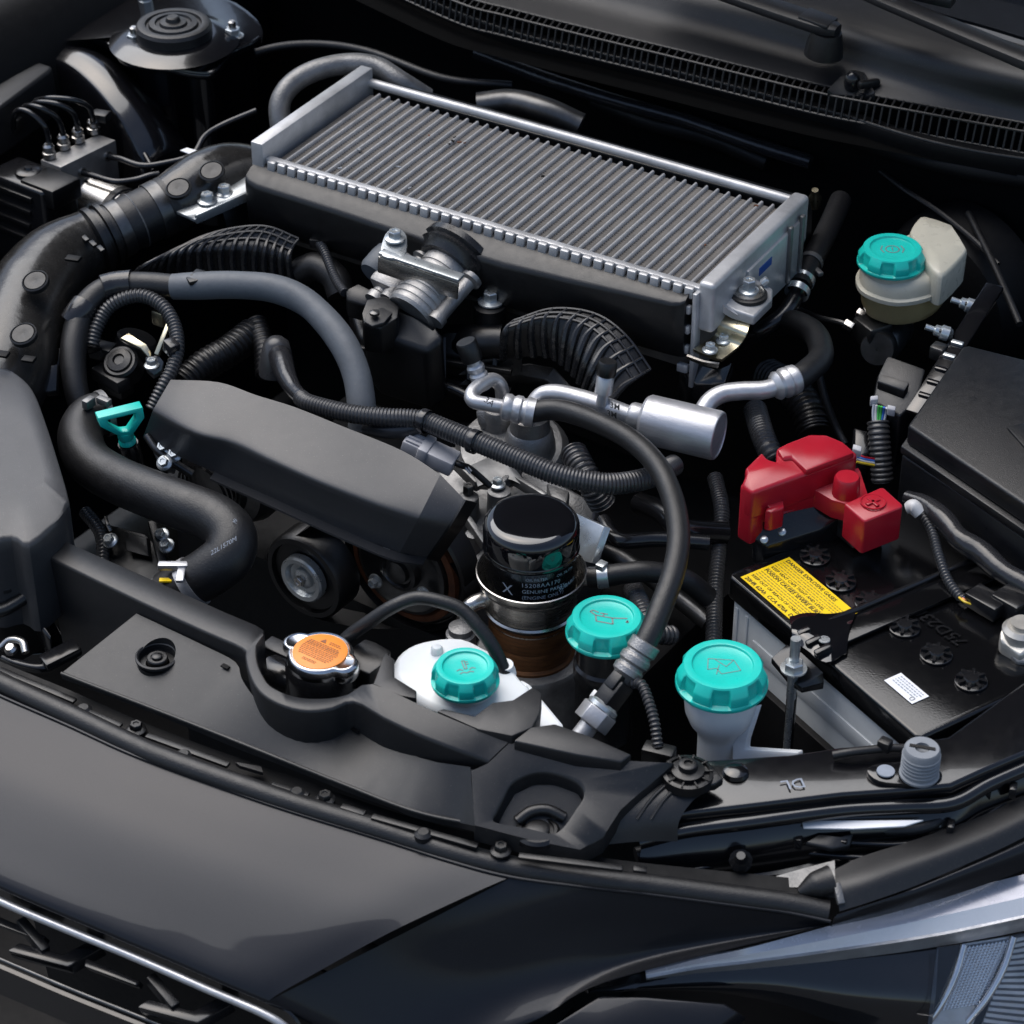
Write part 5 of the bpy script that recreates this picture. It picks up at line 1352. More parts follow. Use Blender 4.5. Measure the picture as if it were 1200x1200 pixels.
# labels
def flat_label(name, a0, a1, b0, b1, z, material, parent):
    return M().prism([Bt(a0, b0, z), Bt(a1, b0, z), Bt(a1, b1, z), Bt(a0, b1, z)], (0, 0, -.3)).build(name, material, parent)
def inv(px, py):
    p = P(px, py, 501)-B0
    return p.dot(bu0), p.dot(bv0)
la0, lb0 = inv(869, 677); la1, lb1 = inv(923, 652); la2, lb2 = inv(1010, 722)
A0, A1, Bb, Bt_ = (la0+la1)/2, la2+12, lb0, (lb1+lb2)/2
lab = flat_label('danger_label', A0, A1, Bb, Bt_, 500.9, 'yellow_label', bt)
LH = Bt_-Bb
def txt(s, a, frac, size, bold=.08, mt='print_black'):
    letters('label_print', s, Bt(A0+a, Bt_-LH*frac, 501.1), bu0, bv0, size, mt, lab, bold=bold)
txt('DANGER EXPLOSIVE GASES', 2.5, .125, LH*.105)
txt('KEEP VENT CAPS TIGHT AND LEVEL', 2.5, .43, LH*.085, .04)
txt('POISON CAUSES SEVERE BURNS', 2.5, .57, LH*.105)
txt('KEEP OUT OF REACH OF CHILDREN', 2.5, .83, LH*.085, .04)
txt('20HR 62Ah  CCA 470A  D23L', 2.5, .965, LH*.11)
rnd = random.Random(5)
fp = M()
for f in (.18, .235, .29, .345, .49, .63, .685, .74):
    x = 2.5
    while x < (A1-A0)*.93:
        w = rnd.uniform(1.2, 4)
        fp.add([Bt(A0+x, Bt_-LH*f, 501.1), Bt(A0+x+w, Bt_-LH*f, 501.1), Bt(A0+x+w, Bt_-LH*(f-.022), 501.1), Bt(A0+x, Bt_-LH*(f-.022), 501.1)], [(0, 1, 2, 3)])
        x += w+.9
fp.build('fine_print', 'print_faint', lab, kind='stuff')
wa0, wb0 = inv(1036, 797); wa1, wb1 = inv(1053, 788); wa2, wb2 = inv(1090, 818)
wl = flat_label('serial_sticker', wa0, wa2-2, wb0, (wb1+wb2)/2+1, 500.9, 'white_label', bt)
sp_ = M()
wh_ = (wb1+wb2)/2+1-wb0
for f in (.2, .36, .52, .68):
    x = 3
    while x < (wa2-wa0)*.85:
        w = rnd.uniform(1, 3)
        sp_.add([Bt(wa0+x, wb0+wh_*(1-f), 501.1), Bt(wa0+x+w, wb0+wh_*(1-f), 501.1), Bt(wa0+x+w, wb0+wh_*(1-f+.06), 501.1), Bt(wa0+x, wb0+wh_*(1-f+.06), 501.1)], [(0, 1, 2, 3)])
        x += w+.8
sp_.build('fine_print', 'print_grey', wl, kind='stuff')
letters('sticker_letter', 'U', Bt(wa2-8, wb0+1.5, 501.1), bu0, bv0, 5.5, 'print_black', wl)
ga, gb = inv(1118, 745)
letters('moulded_code', '75D23L', P(1136, 752, 501.3), P(1080, 712, 501)-P(1136, 752, 501), V((-.5, -1, 0)), 15, 'gloss_plastic', bt, bold=.2)

# hold-down bar
hb = thing('battery_clamp', 'black steel clamp bar with threaded rod holding the battery', 'battery clamp', P(930, 860, 400))
ha, hbv = inv(1000, 722)
M().prism([Bt(ha+2, 20, 505), Bt(ha+24, 20, 505), Bt(ha+24, BW+4, 505), Bt(ha+2, BW+4, 505)], (0, 0, -3)).build('bar', 'lid_black', hb, bevel=1)
M().tube([Bt(ha, 22, 506), Bt(ha, BW, 506)], 2.4, 10).build('bar_bead', 'gloss_plastic', hb)
M().sheet([PP([(925, 723, 506), (945, 718, 508), (975, 719, 508), (1004, 713, 507)]), PP([(926, 729, 507), (948, 726, 509), (976, 728, 508), (1000, 726, 507)]), PP([(928, 738, 508), (948, 745, 508), (972, 750, 507), (996, 735, 508)]), PP([(928, 750, 503), (946, 762, 503), (968, 776, 503), (992, 765, 503)])], 4, 4, 2.5).build('saddle', 'black_enamel', hb)
M().prism(PP([(904, 771, 492), (922, 755, 496), (940, 765, 498), (965, 788, 496), (966, 800, 488), (940, 806, 485), (925, 796, 487)]), (0, 0, -5)).build('foot', 'gloss_plastic', hb, bevel=1.5)
for a, b in (((935, 745), (950, 738)), ((945, 757), (962, 748)), ((955, 768), (974, 758))):
    M().bar(P(a[0], a[1], 505), P(b[0], b[1], 508), 5, 7).build('foot_rib', 'gloss_plastic', hb, bevel=1.5)
M().lathe(P(966, 750, 509), Z, [(4.2, 0), (4, .8), (2.6, .9)], 16).build('bar_hole', 'zinc', hb)
rt_, rb_ = P(930, 759, 518), P(930, 784, 496)
M().lathe(P(930, 781, 498)-Z*140, Z, [(2.8, 0), (2.8, 110), (3.6, 112), (3.6, 165)], 16).build('threaded_rod', 'zinc', hb)
M().lathe(P(930, 784, 496), Z, [(9.5, 0), (9.5, 1.2), (7, 1.4)], 24).build('rod_washer', 'zinc', hb)
place('rod_nut', bolt_mesh('rod_nut', 7.2, 7, 0, 'zinc'), hb, P(930, 784, 497))
M().lathe(P(928, 815, 470)-Z*60, Z, [(3.8, 0), (3.8, 62)], 16).build('rod_sleeve', 'gloss_plastic', hb)

# negative clamp
ng = thing('negative_terminal', 'dull lead clamp on the bare battery post', 'battery terminal', P(1190, 760, 500))
M().lathe(P(1197, 742, 512), Z, [(14, -12), (14, 4), (11, 7), (8.5, 7), (8.5, 10), (.3, 10)], 24).build('post', 'lead', ng)
M().prism(PP([(1172, 738, 515), (1184, 732, 517), (1205, 730, 517), (1215, 756, 512), (1196, 768, 508), (1182, 757, 510), (1172, 750, 512)]), (0, 0, -12)).build('clamp', 'lead', ng, bevel=2)
M().prism(PP([(1180, 760, 506), (1198, 764, 506), (1210, 775, 504), (1192, 776, 502)]), (0, 0, -10)).build('clamp_jaw', 'aged_aluminium', ng, bevel=1.5)

# red cover
rd = thing('terminal_cover', 'red plastic cover with plus sign over the battery terminal', 'terminal cover', P(950, 610, 505))
tpm = PP([(868, 568, 556), (874, 556, 560), (873, 548, 560), (893, 528, 562), (900, 537, 562), (910, 540, 562), (910, 524, 564), (922, 518, 564), (948, 508, 564), (968, 508, 564), (988, 516, 563), (1004, 530, 560), (1005, 534, 559), (942, 556, 558), (882, 577, 556)])
M().prism(tpm, (0, 0, -26)).build('main_cover', 'red_plastic', rd, bevel=3, seg=3)
M().prism(PP([(911, 526, 567), (922, 519, 567), (948, 509, 567), (968, 509, 567), (987, 517, 566), (1002, 530, 563), (945, 551, 562), (928, 535, 564), (918, 538, 564)]), (0, 0, -6)).build('raised_top', 'red_plastic', rd, bevel=2)
M().prism(PP([(867, 569, 555), (882, 578, 555), (898, 572, 555), (896, 558, 556), (876, 556, 557)]), (0, 0, -48)).build('side_leg', 'red_plastic', rd, bevel=2.5, seg=3)
led = PP([(881, 597, 540), (898, 591, 540), (905, 597, 539), (918, 592, 539), (918, 582, 540), (955, 574, 540), (975, 586, 539), (990, 590, 539), (1000, 596, 538), (1020, 588, 539), (1008, 552, 543), (1006, 548, 545), (940, 570, 543)])
M().prism(led, (0, 0, -16)).build('ledge', 'red_plastic', rd, bevel=2, seg=3)
M().prism(PP([(896, 598, 539), (904, 600, 539), (919, 595, 539), (919, 590, 540), (900, 594, 540)]), (0, 0, -18)).build('clip_leg', 'red_plastic', rd, bevel=1.5)
M().prism(PP([(989, 590, 549), (1031, 571, 551), (1036, 571, 551), (1058, 591, 549), (1057, 594, 549), (1014, 611, 547), (1010, 609, 547)]), (0, 0, -30)).build('post_cover', 'red_plastic', rd, bevel=2.5, seg=3)
M().lathe(P(993, 558, 555)-Z*16, Z, [(10.5, 0), (10.2, 4), (9.6, 14), (8.4, 16), (.3, 16.4)], 28).build('knob', 'red_plastic', rd)
pc = P(1023, 588, 549.8)
M().lathe(pc, Z, [(9.6, -.5), (9.6, .5), (8.6, .5), (8.6, -.5)], 36, cap=False).build('plus_ring', 'red_plastic', rd)
for a, b in ((bu0, bv0), (bv0, bu0)):
    M().bar(pc-a*6, pc+a*6, 3, 1.6).build('plus_bar', 'red_plastic', rd, bevel=.4)
M().box(P(1000, 606, 515), (40, 30, 24), BAX).build('post_clamp', 'dark_steel', rd, bevel=2)
fbx = thing('fusible_link_box', 'black fuse link block tucked beneath the red cover', 'fuse block', P(930, 620, 480))
M().prism(PP([(884, 600, 528), (960, 576, 530), (985, 596, 526), (990, 606, 520), (960, 622, 512), (900, 640, 508), (882, 630, 512)]), (0, 0, -22)).build('body', 'gloss_plastic', fbx, bevel=2)
for px, py in ((896, 633), (917, 624), (941, 616)):
    M().lathe(P(px, py, 514), V((.1, -.5, .6)), [(3, 0), (3, 2), (1.5, 3)], 10).build('terminal_screw', 'zinc', fbx)

# battery sensor lead
bl_ = thing('sensor_lead', 'thin corrugated lead running across the battery to a black plug', 'cable', P(1120, 690, 500))
M().tube(PP([(1070, 598, 520), (1080, 602, 520), (1092, 622, 516), (1100, 650, 512), (1110, 678, 508), (1124, 698, 506), (1130, 702, 506)]), 3.4, 12, 8, wave=(3, .5)).build('conduit', 'ribbed_rubber', bl_)
M().tube(PP([(1062, 596, 522), (1070, 594, 524), (1078, 602, 520)]), [4, 6, 5], 12).build('white_tip', 'wire_white', bl_)
for k, mt in enumerate(('wire_blue', 'wire_orange', 'wire_yellow')):
    M().tube(PP([(1124, 696+k*2, 507), (1130, 700+k*2.5, 508), (1138, 703+k*2.5, 507)]), .9, 6).build('wire', mt, bl_)
M().box(P(1156, 706, 508), (28, 18, 12), (rotz(X, -12), rotz(Y, -12), Z)).build('plug', 'gloss_plastic', bl_, bevel=1.5)
M().box(P(1188, 706, 508), (24, 26, 16), (rotz(X, -12), rotz(Y, -12), Z)).build('sensor_body', 'gloss_plastic', bl_, bevel=2)
tc_ = M().tube(PP([(1062, 582, 520), (1085, 592, 522), (1108, 612, 522), (1125, 632, 520), (1150, 648, 518), (1175, 670, 516), (1210, 690, 514)]), [5, 7, 9, 8, 9, 9, 8, 9], 14)
tc_.build('taped_cable', 'tape', label='black taped battery cable running below the fuse box', cat='cable')

# ================================================================== fuse box
fx = thing('fuse_box', 'black fuse box with smooth matt lid behind the battery', 'fuse box', P(1150, 560, 430))
lidp = PP([(1064, 498, 560), (1128, 406, 572), (1135, 404, 573), (1215, 424, 580), (1215, 600, 562)])
M().prism(lidp, (0, 0, -17)).build('lid', 'fuse_plastic', fx, bevel=3, seg=3)
lp2 = [p-Z*18+V((-2.5, -3.5, 0)) for p in lidp]
M().prism(lp2, (0, 0, -7)).build('lid_rim', 'fuse_plastic', fx, bevel=1.2)
M().prism([p-Z*8+V((1, 1, 0)) for p in lp2], (0, 0, -90)).build('base', 'fuse_plastic', fx, bevel=3)
M().prism(PP([(1180, 500, 571), (1200, 495, 573), (1215, 500, 573), (1215, 540, 569)]), (0, 0, -3)).build('lid_step', 'fuse_plastic', fx, bevel=1)

# relay connector stack and metal bracket
rk = thing('relay_connector', 'black relay connector with coloured wires beside the fuse box', 'connector', P(1040, 500, 470))
rx_ = (P(1080, 440, 540)-P(1035, 430, 540)).normalized()
ry_ = Z.cross(rx_)
M().prism(PP([(1040, 416, 560), (1085, 432, 558), (1075, 470, 545), (1055, 488, 538), (1022, 470, 540), (1028, 440, 550)]), (0, 0, -50)).build('body', 'fuse_plastic', rk, bevel=2)
M().prism(PP([(1033, 438, 556), (1066, 448, 556), (1060, 458, 552), (1028, 447, 552)]), (0, 0, -8)).build('latch', 'black_plastic', rk, bevel=1)
M().prism(PP([(1020, 464, 547), (1029, 463, 548), (1029, 468, 546), (1020, 469, 545)]), (0, 0, -6)).build('clip', 'grey_connector', rk, bevel=.6)
M().prism(PP([(1040, 474, 545), (1050, 476, 545), (1049, 481, 543), (1040, 479, 543)]), (0, 0, -6)).build('clip', 'grey_connector', rk, bevel=.6)
for i, mt in enumerate(('print_pale', 'wire_white', 'wire_green', 'wire_green', 'wire_blue', 'print_pale')):
    M().tube(PP([(1024+i*3.0, 474+i*.8, 542), (1023+i*3.0, 484, 536), (1024+i*2.2, 498, 528)]), 1.1, 6).build('wire', mt, rk)
M().tube(PP([(1029, 494, 530), (1030, 510, 522), (1032, 535, 508), (1034, 565, 490)]), 8.5, 16, 8, wave=(4, .5)).build('conduit', 'ribbed_rubber', rk)
M().prism(PP([(1000, 520, 540), (1010, 523, 540), (1009, 529, 538), (999, 526, 538)]), (0, 0, -6)).build('clip', 'grey_connector', rk, bevel=.6)
M().prism(PP([(1000, 500, 520), (1018, 505, 520), (1020, 530, 512), (1000, 540, 508)]), (0, 0, -30)).build('lower_body', 'gloss_plastic', rk, bevel=2)
for i, mt in enumerate(('red_plastic', 'wire_blue', 'print_pale', 'wire_yellow')):
    M().tube(PP([(1004, 532+i*3, 528), (1013, 536+i*2.4, 526), (1024, 538+i*2.4, 520)]), 1.1, 6).build('wire', mt, rk)
mbk = thing('metal_bracket', 'glossy black slotted bracket with studs behind the fuse box', 'bracket', P(1110, 400, 500))
mb0, mb1 = P(1072, 485, 548), P(1166, 335, 582)
M().bar(mb0, mb1, 15, 4).build('rail', 'body_black', mbk, bevel=1)
md_, mu_, mw_ = basis(mb1-mb0)
for k in range(5):
    M().box(mb0.lerp(mb1, .12+k*.1)+mu_*3, (10, 4, 3), (mw_, md_, mu_)).build('tooth', 'zinc' if k > 2 else 'body_black', mbk, bevel=.8)
for px, py in ((1103, 389), (1133, 357)):
    c_ = P(px, py, 572)
    dv = (P(px-12, py-4, 574)-c_).normalized()
    M().lathe(c_, dv, [(6, -6), (6, 0), (4.5, 1), (4.5, 5), (2.4, 6), (2.4, 13)], 14).build('stud', 'zinc', mbk)
    M().box(c_-dv*4, (12, 9, 8), (dv, dv.cross(Z).normalized(), Z)).build('stud_block', 'dark_steel', mbk, bevel=1.5)
M().box(P(1100, 412, 562), (12, 12, 12)).build('clamp', 'dark_steel', mbk, bevel=2)

# ================================================================== brake fluid reservoir
brv = thing('brake_reservoir', 'cream brake fluid reservoir with teal cap below the cowl', 'brake reservoir', P(1060, 360, 500))
c_ = P(1046, 290, 590)
M().lathe(c_-Z*14, Z, [(22, -8), (23, 0)], 32).build('filler_neck', 'poly_cream', brv)
k_ = teal_cap(c_, 28, 15, brv, phase=.25)
line_print('brake_symbol', [[(.55*math.cos(t*.4), .55*math.sin(t*.4)) for t in range(17)], [(-.75+.0, .55), (-.95, .0), (-.75, -.55)], [(.75, .55), (.95, 0), (.75, -.55)], [(0, .3), (0, -.05)], [(0, -.2), (0, -.3)]], c_-Z*1.55, vr, vb, 10, 'teal_print', k_, 1.0)
ub = cr(PP([(1003, 326, 562), (1009, 312, 562), (1030, 300, 563), (1056, 290, 564), (1085, 280, 565), (1112, 286, 565), (1124, 300, 564), (1120, 322, 562), (1096, 344, 560), (1052, 353, 558), (1014, 342, 560)]), 4, True)
def ins(ps, k, dz):
    c = sum(ps, V((0, 0, 0)))/len(ps)
    return [c+(p-c)*k+Z*dz for p in ps]
M().loft([ins(ub, .92, -6), ins(ub, 1, -5), ins(ub, 1, -1.5), ins(ub, .94, -.5), ins(ub, .92, 9), ins(ub, .84, 13), ins(ub, .5, 14)]).build('upper_tank', 'poly_cream', brv, ang=45)
M().loft([ins(ub, .66, -32), ins(ub, .80, -29), ins(ub, .86, -22), ins(ub, .90, -6)]).build('lower_tank', 'poly_amber', brv, ang=45)
rbx = cr(PP([(1068, 276, 586), (1068, 266, 586), (1076, 255, 587), (1084, 252, 587), (1112, 261, 587), (1118, 266, 587), (1132, 288, 586), (1131, 296, 585), (1110, 318, 582), (1100, 321, 582), (1086, 308, 583)]), 2, True)
M().loft([ins(rbx, .98, -30), ins(rbx, 1.0, -4), ins(rbx, .97, -1.2), ins(rbx, .92, 0), ins(rbx, .4, .4)]).build('rear_chamber', 'poly_cream', brv, ang=45)
M().lathe(c_-Z*28, Z, [(25, -4), (24.5, 8), (24, 13)], 36).build('cap_collar', 'poly_cream', brv)
M().prism(PP([(1020, 345, 546), (1040, 352, 545), (1040, 360, 539), (1021, 353, 540)]), (0, 3, -1)).build('level_sticker', 'print_pale', brv)
mcy = thing('master_cylinder', 'dark cast brake master cylinder under the reservoir', 'brake cylinder', P(1030, 420, 470))
m1 = P(1028, 409, 512)
mdv = V((.25, -.93, .26)).normalized()
M().lathe(m1-mdv*70, mdv, [(17, 0), (17, 52), (14, 56), (14.5, 69), (13.6, 71), (1.2, 71), (1, 70), (.3, 70)], 36).build('cylinder', 'dark_steel', mcy)
M().box(P(1022, 388, 518), (26, 24, 22), (rotz(X, -25), rotz(Y, -25), Z)).build('port_block', 'dark_steel', mcy, bevel=3)
for px, py in ((999, 384), (1014, 371)):
    M().hexa(P(px, py, 522), V((-.9, -.1, .3)), 4.5, 8).build('line_nut', 'steel', mcy)
M().tube(PP([(998, 383, 523), (985, 378, 525), (960, 372, 522), (930, 360, 515)]), 2.4, 8).build('brake_line', 'dark_steel', mcy)
M().lathe(P(1110, 350, 480), V((.25, 1, .1)), [(50, -20), (70, -10), (76, 10), (76, 40)], 48).build('booster', 'deep_black', mcy)

# vacuum / coolant hoses between intercooler and reservoir
vh = thing('clamped_hose', 'dark hose with silver band clamps beside the intercooler', 'hose', P(930, 340, 520))
M().tube(PP([(985, 235, 560), (975, 258, 562), (962, 285, 562), (948, 312, 560), (937, 336, 556)]), 9.5, 18).build('hose_body', 'rubber', vh)
M().tube(PP([(940, 330, 557), (930, 352, 552), (915, 372, 545), (890, 388, 535), (870, 400, 520)]), 7, 16).build('hose_tail', 'gloss_plastic', vh)
for (ax_, ay_), (bx_, by_) in (((942, 325), (938, 334)), ((936, 338), (932, 347))):
    a_, b_ = P(ax_, ay_, 558), P(bx_, by_, 555)
    M().lathe(a_, b_-a_, [(10, 0), (10.4, .3), (10.4, 6), (10, 6.3)], 28, cap=False).build('band_clamp', 'zinc', vh)
a_, b_ = P(951, 306, 561), P(947, 314, 560)
M().lathe(a_, b_-a_, [(10, 0), (10.4, .3), (10.4, 5), (10, 5.3)], 28, cap=False).build('wire_clamp', 'aged_aluminium', vh)
M().box(P(958, 318, 562), (12, 5, 4), (rotz(X, -30), rotz(Y, -30), Z)).build('clamp_ear', 'aged_aluminium', vh, bevel=1)
M().tube(PP([(960, 440, 540), (968, 470, 520), (980, 500, 500), (990, 520, 490)]), 3, 10).build('bonded_lead', 'rubber', label='thin dark lead dropping behind the red terminal cover', cat='cable')
M().tube(PP([(885, 480, 500), (892, 505, 505), (900, 525, 505), (908, 540, 500)]), 9, 14, 8, wave=(4, .7)).build('ribbed_conduit', 'ribbed_rubber', label='ribbed conduit rising behind the red terminal cover', cat='conduit')
M().tube(PP([(900, 440, 480), (925, 455, 490), (945, 480, 490), (955, 510, 480)]), 14, 16, 8, wave=(6, .9)).build('ribbed_conduit', 'black_plastic', label='fat dark ribbed conduit under the silver pipe joint', cat='conduit')
M().tube(PP([(1025, 195, 560), (1060, 222, 562), (1100, 248, 560), (1140, 280, 556), (1170, 310, 548)]), 2.4, 8).build('release_cable', 'rubber', label='thin black cable crossing the firewall behind the reservoir', cat='cable')
M().lathe(P(955, 232, 550), V((.1, -.3, 1)), [(5, -10), (6, 0), (4, 4), (3, 10)], 14).build('brass_fitting', 'yellow_zinc', label='small brass fitting in the shadow behind the intercooler', cat='fitting')
M().tube(PP([(750, 590, 470), (775, 600, 480), (800, 620, 480), (850, 625, 470)]), 9, 14).build('lower_hose', 'gloss_plastic', label='glossy black hose in the gap below the muffler', cat='hose')
M().tube(PP([(707, 610, 500), (715, 625, 500), (730, 634, 498), (770, 632, 495), (830, 636, 490)]), 6, 12).build('steel_line', 'gloss_plastic', label='glossy black line bending behind the oil filter hose', cat='pipe')
M().tube(PP([(742, 690, 470), (752, 712, 480), (765, 740, 478), (790, 745, 470)]), 7, 12, 8, wave=(4, .6)).build('loose_conduit', 'ribbed_rubber', label='ribbed conduit hanging between the two larger teal caps', cat='conduit')

# ================================================================== intake duct
idt = thing('intake_duct', 'large glossy black intake duct with round grommets and clamped coupling', 'intake duct', P(80, 330, 470))
dpts = PP([(-10, 470, 520), (8, 430, 530), (20, 390, 538), (38, 345, 546), (66, 308, 553), (100, 285, 558), (122, 276, 560)])
rad = [37, 38, 38, 37, 33, 27, 24]
M().tube(dpts, rad, 36, 8).build('duct_elbow', 'duct_plastic', idt, ang=70)
def surf(path_i, r, ang_, pts=dpts):
    return None
for px, py, z in ((41, 329, 587), (27, 391, 577)):
    c_ = P(px, py, z)
    ax_ = V((.05, -.35, .93))
    g_ = M().lathe(c_, ax_, [(11, -4), (11, 0), (9.8, .8), (9.2, -.4), (8.8, .6), (3, .8), (1.2, .2), (.3, .2)], 30).build('grommet', 'rubber', idt)
for px, py, z, w in ((86, 303, 584, 12), (34, 421, 568, 10), (3, 415, 570, 10)):
    M().box(P(px, py, z), (w, 8, 3), (rotz(X, 20), rotz(Y, 20), V((0, -.35, .93)))).build('slot', 'deep_black', idt, bevel=.6)
cA, cB = P(108, 283, 560), P(205, 236, 575)
cdv = (cB-cA).normalized(); cln = (cB-cA).length
M().lathe(cA, cdv, [(25, 0), (28.5, 2), (28.5, 7), (25, 8), (25, 11), (28, 12), (28, 16), (24, 17)], 40).build('end_collar', 'black_plastic', idt)
M().lathe(cA, cdv, [(24, 16), (23.4, 24), (23.6, 34), (24.2, 40), (23.6, 46), (23.6, cln-12), (25, cln-8), (25, cln)], 40).build('rubber_coupling', 'rubber', idt)
M().lathe(cA, cdv, [(24.4, 20), (24.9, 20.3), (24.9, 30), (24.4, 30.4)], 40, cap=False).build('band_clamp', 'dark_steel', idt)
M().lathe(cA, cdv, [(24.4, 41), (24.8, 41.6), (24.4, 42.4)], 40, cap=False).build('coupling_ring', 'aged_aluminium', idt)
M().lathe(cA, cdv, [(24.4, cln-22), (24.9, cln-21.7), (24.9, cln-11), (24.4, cln-10.6)], 40, cap=False).build('band_clamp', 'dark_steel', idt)
M().tube(PP([(196, 240, 574), (215, 229, 578), (240, 213, 582), (265, 203, 582), (292, 204, 574), (310, 215, 560)]), [24, 26, 27, 26, 25, 24], 36, 8).build('turbo_duct', 'duct_plastic', idt, ang=70)
for px, py, z in ((209, 220, 603), (248, 200, 608)):
    M().lathe(P(px, py, z), V((.1, -.35, .93)), [(11, -3), (11, 0), (9.8, .8), (9.2, -.4), (8.8, .6), (3, .8), (1.2, .2), (.3, .2)], 30).build('grommet', 'rubber', idt)
for i in range(5):
    M().box(P(82+i*9, 268+i*6, 575+i*1), (4, 9, 3), (cdv, Z.cross(cdv).normalized(), Z)).build('collar_lug', 'black_plastic', idt, bevel=.6)

# ================================================================== air box
ab = thing('air_box', 'matt grey lidded air filter box beside the radiator cover', 'air box', P(30, 620, 430))
abp = PP([(-40, 425, 560), (0, 429, 560), (19, 437, 560), (38, 456, 560), (52, 490, 559), (68, 540, 557), (80, 583, 555), (77, 592, 555), (69, 608, 554), (34, 637, 553), (13, 628, 553), (-20, 632, 553), (-60, 600, 555)])
abo = ins(cr(abp, 3, True), 1.0, 0)
M().loft([ins(abo, 1.0, -80), ins(abo, 1.012, -34), ins(abo, 1.016, -12), ins(abo, 1.01, -4), ins(abo, .99, -.8), ins(abo, .96, 0), ins(abo, .5, .6)]).build('lid', 'grey_plastic', ab, ang=45)
M().prism(PP([(-30, 672, 505), (10, 664, 505), (34, 672, 505), (36, 682, 503), (20, 700, 498), (-20, 706, 496)]), (0, 0, -8)).build('screw_ledge', 'black_plastic', ab, bevel=2)
M().lathe(P(4, 683, 506), Z, [(11, -2), (11, 1), (9, 3), (8, 3), (7, 2), (4, 2), (4, 5), (2.5, 5.5)], 24).build('screw', 'rubber', ab)
M().tube(PP([(-10, 718, 492), (10, 712, 494), (40, 692, 500), (52, 678, 503)]), 5, 12).build('base_flange', 'black_plastic', ab)
M().prism(PP([(-30, 640, 520), (36, 645, 520), (46, 660, 515), (40, 690, 495), (0, 712, 488), (-30, 715, 488)]), (0, 6, -60)).build('base', 'black_plastic', ab, bevel=4)
for px, py, l in ((60, 430, 1.0), (68, 410, .8)):
    M().prism(PP([(px-6, py, 535), (px+8, py-4, 535), (px+6, py+28, 520), (px-8, py+30, 520)]), (0, 3, -6)).build('latch', 'gloss_plastic', ab, bevel=1)

# ================================================================== brake hydraulic unit
hu = thing('brake_hydraulic_unit', 'aluminium brake hydraulic block with round motor and black controller', 'hydraulic unit', P(90, 270, 440))
k0, k1, k2, k3 = PP([(47, 187, 560), (115, 157, 560), (136, 164, 560), (71, 196, 560)])
M().prism([k0, k1, k2, k3], (0, 0, -86)).build('valve_block', 'cast_aluminium', hu, bevel=1.2)
hx = (k2-k3).normalized(); hy_ = (k0-k3).normalized()
mo0 = P(100, 238, 530); mo1 = P(153, 232, 530)
hn = hx.cross(Z).normalized()
if hn.x < 0: hn = -hn
mo0 = (k3+k2)/2-Z*46-hx*2
M().lathe(mo0, hn, [(24, 0), (25, 2), (25, 5), (23.5, 7), (23.5, 40), (22, 43), (19, 44), (.3, 44)], 40).build('pump_motor', 'steel', hu)
M().lathe(mo0, hn, [(23.6, 34), (23.9, 41), (20, 44.5), (.3, 45)], 40).build('motor_cap', 'black_plastic', hu)
for a in (-1, 1):
    M().lathe(mo0+hx*(25*a)-Z*22, hn, [(5, 0), (5, 4), (3, 5)], 16).build('motor_screw', 'steel', hu)
M().box((k0+k3)/2-hx*20-Z*46+hy_*4, (40, 70, 86), (hx, hy_, Z)).build('controller', 'gloss_plastic', hu, bevel=4, seg=3)
for q_ in range(4):
    M().box((k0+k3)/2-hx*41-Z*(14+q_*14)+hy_*(4+q_*3), (3, 44, 5), (hx, hy_, Z)).build('controller_rib', 'black_plastic', hu, bevel=.8)
M().lathe((k0+k3)/2-hx*20-Z*2+hy_*6, Z, [(12, -1), (12, 2), (10, 3), (4, 3), (3, 5)], 20).build('controller_dome', 'gloss_plastic', hu)
M().box((k0+k3)/2-hx*20-Z*10-hy_*20, (34, 40, 20), (hx, hy_, Z)).build('controller_plug', 'black_plastic', hu, bevel=3)
fit = [(58, 184), (75, 173), (92, 165), (110, 155)]
ends = [[(57, 165, 575), (52, 148, 590), (36, 133, 600), (22, 129, 600), (16, 138, 590), (16, 150, 575)],
        [(73, 153, 578), (66, 138, 592), (48, 127, 602), (32, 124, 600), (24, 130, 590)],
        [(90, 146, 580), (84, 131, 594), (66, 122, 602), (44, 120, 600), (34, 126, 590)],
        [(108, 138, 580), (104, 126, 592), (88, 118, 602), (60, 115, 604), (42, 118, 596)]]
for (px, py), pth in zip(fit, ends):
    c_ = P(px, py, 561)
    nb = M().lathe(c_, Z, [(6, 0), (6, 5), (4, 6), (5.2, 7), (5.2, 11), (3.4, 13)], 16).build('line_nut', 'steel', hu)
    M().tube([c_+Z*8]+PP(pth), 2.7, 12, 8).build('brake_line', 'gloss_plastic', hu)
for (px, py, z), pth in (((122, 182, 548), [(140, 186, 550), (165, 194, 550), (190, 192, 552), (225, 182, 556), (240, 160, 566), (262, 146, 574), (300, 130, 580)]),
                         ((92, 201, 545), [(110, 206, 546), (135, 213, 546), (158, 211, 546), (175, 206, 548), (186, 204, 548)])):
    c_ = P(px, py, z)
    d_ = (P(*pth[0])-c_).normalized()
    M().lathe(c_-d_*6, d_, [(6.5, 0), (6.5, 6), (4.5, 7), (4.5, 12)], 16).build('line_nut', 'steel', hu)
    M().tube([c_]+PP(pth), 3.0, 12, 8).build('brake_line', 'gloss_plastic', hu)
M().tube(PP([(128, 150, 556), (140, 142, 562), (150, 148, 560), (160, 165, 552), (172, 185, 545), (180, 200, 540)]), 2.4, 10).build('brake_line', 'gloss_plastic', hu)
M().box(P(118, 136, 575), (16, 12, 8), (rotz(X, 15), rotz(Y, 15), Z)).build('line_clip', 'black_plastic', hu, bevel=1.5)
M().prism(PP([(211, 176, 562), (219, 173, 563), (238, 178, 562), (232, 184, 560)]), (0, 0, -.6)).build('bar_tag', 'white_label', hu)
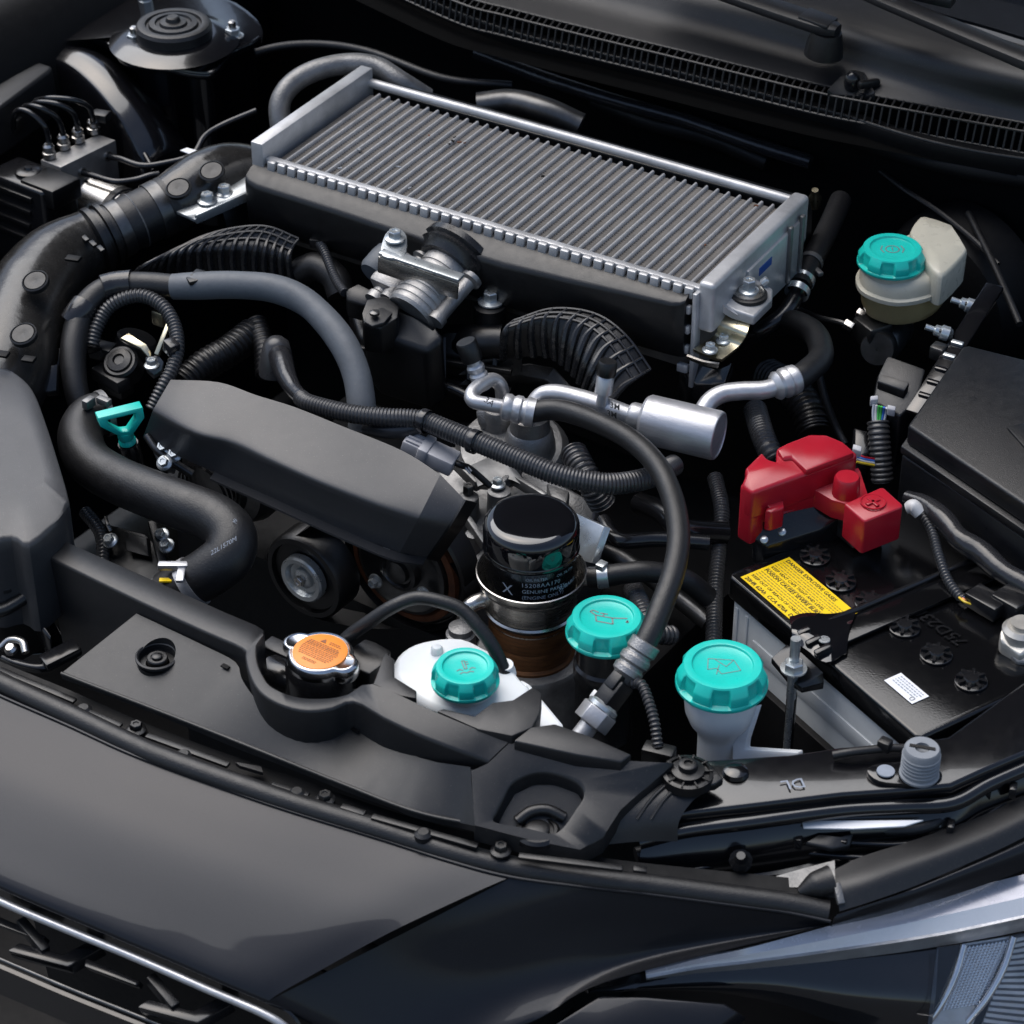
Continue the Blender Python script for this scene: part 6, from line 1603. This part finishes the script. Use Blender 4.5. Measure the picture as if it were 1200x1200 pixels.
M().box(P(15, 145, 570), (16, 14, 14)).build('line_clip', 'black_plastic', hu, bevel=2)

# relay lid in the far corner
rb = M().prism(PP([(-30, 96, 600), (20, 63, 600), (61, 77, 600), (58, 84, 598), (0, 126, 596), (-40, 150, 596)]), (0, 4, -46))
rb.build('relay_box', 'satin_plastic', label='flat grey box lid in the corner beside the strut tower', cat='box', bevel=3, seg=3)

# ================================================================== strut tower
stw = thing('strut_tower', 'glossy black strut tower with round mount and two nuts', 'strut tower', P(200, 120, 440))
c_ = P(203, 26, 628)
plt = cr(PP([(18, 54, 600), (60, 34, 606), (130, 6, 610), (190, -16, 612), (260, -4, 612), (300, 22, 610), (306, 46, 606), (272, 64, 604), (252, 86, 600), (222, 86, 600), (196, 80, 601), (160, 76, 602), (141, 70, 602), (128, 54, 603), (110, 46, 603), (84, 42, 603)]), 3, True)
pc_ = sum(plt, V((0, 0, 0)))/len(plt)
def pk(k, dz): return [pc_+(p-pc_)*k+Z*dz for p in plt]
def mixr(k, r, dz):
    o = []
    for p in pk(k, dz):
        d = V((p.x-c_.x, p.y-c_.y, 0))
        o.append(V((c_.x, c_.y, c_.z+dz))+d.normalized()*r)
    return o
M().loft([[p+V((0, 14, -170)) for p in pk(.82, 0)], [p+V((0, 10, -14)) for p in pk(.86, 0)], pk(.97, -6), pk(1, -4), pk(1, 0), pk(.95, 1.5), mixr(.6, 60, -18), mixr(.5, 48, -13), mixr(.4, 38, -12)]).build('tower_skin', 'body_black', stw, ang=60)
M().tube([p+Z*.5 for p in pk(.985, 1)][18:46], 1.8, 8, 2).build('sealant_seam', 'body_black', stw)
M().lathe(c_, Z, [(35, -14), (35, -4), (33, -1), (30, 0), (26, -.5), (25, -3), (23, -3), (22, 0), (17, .5), (16, -1.5), (13, -1.5), (12, 1), (7, 1.5), (6, 5), (4.5, 6), (.3, 6)], 48).build('top_mount', 'rubber', stw, ang=30)
nut = bolt_mesh('mount_nut', 7, 9, 10, 'zinc')
for px, py in ((158, 50), (273, 43), (170, 2)):
    q_ = P(px, py, 609)
    place('mount_nut', nut, stw, q_)
    M().lathe(q_, Z, [(3.6, 7), (3.6, 15), (2.4, 16)], 14).build('stud', 'steel', stw)
arch = PP([(20, 72, 588), (52, 62, 596), (84, 70, 598), (112, 92, 592), (138, 122, 580), (160, 155, 562), (176, 188, 542), (184, 212, 520)])
M().sheet([[p+V((6, 55, -30)) for p in arch], [p+V((4, 34, -6)) for p in arch], [p+V((2, 16, 3)) for p in arch], arch, [p+V((-2, -8, -8)) for p in arch], [p+V((-4, -12, -50)) for p in arch]], 4, 4, 2).build('wheel_arch', 'body_black', stw, ang=60)
M().tube(PP([(200, 90, 570), (212, 120, 550), (225, 145, 530), (232, 172, 505)]), 6, 12).build('weld_seam', 'body_black', stw)
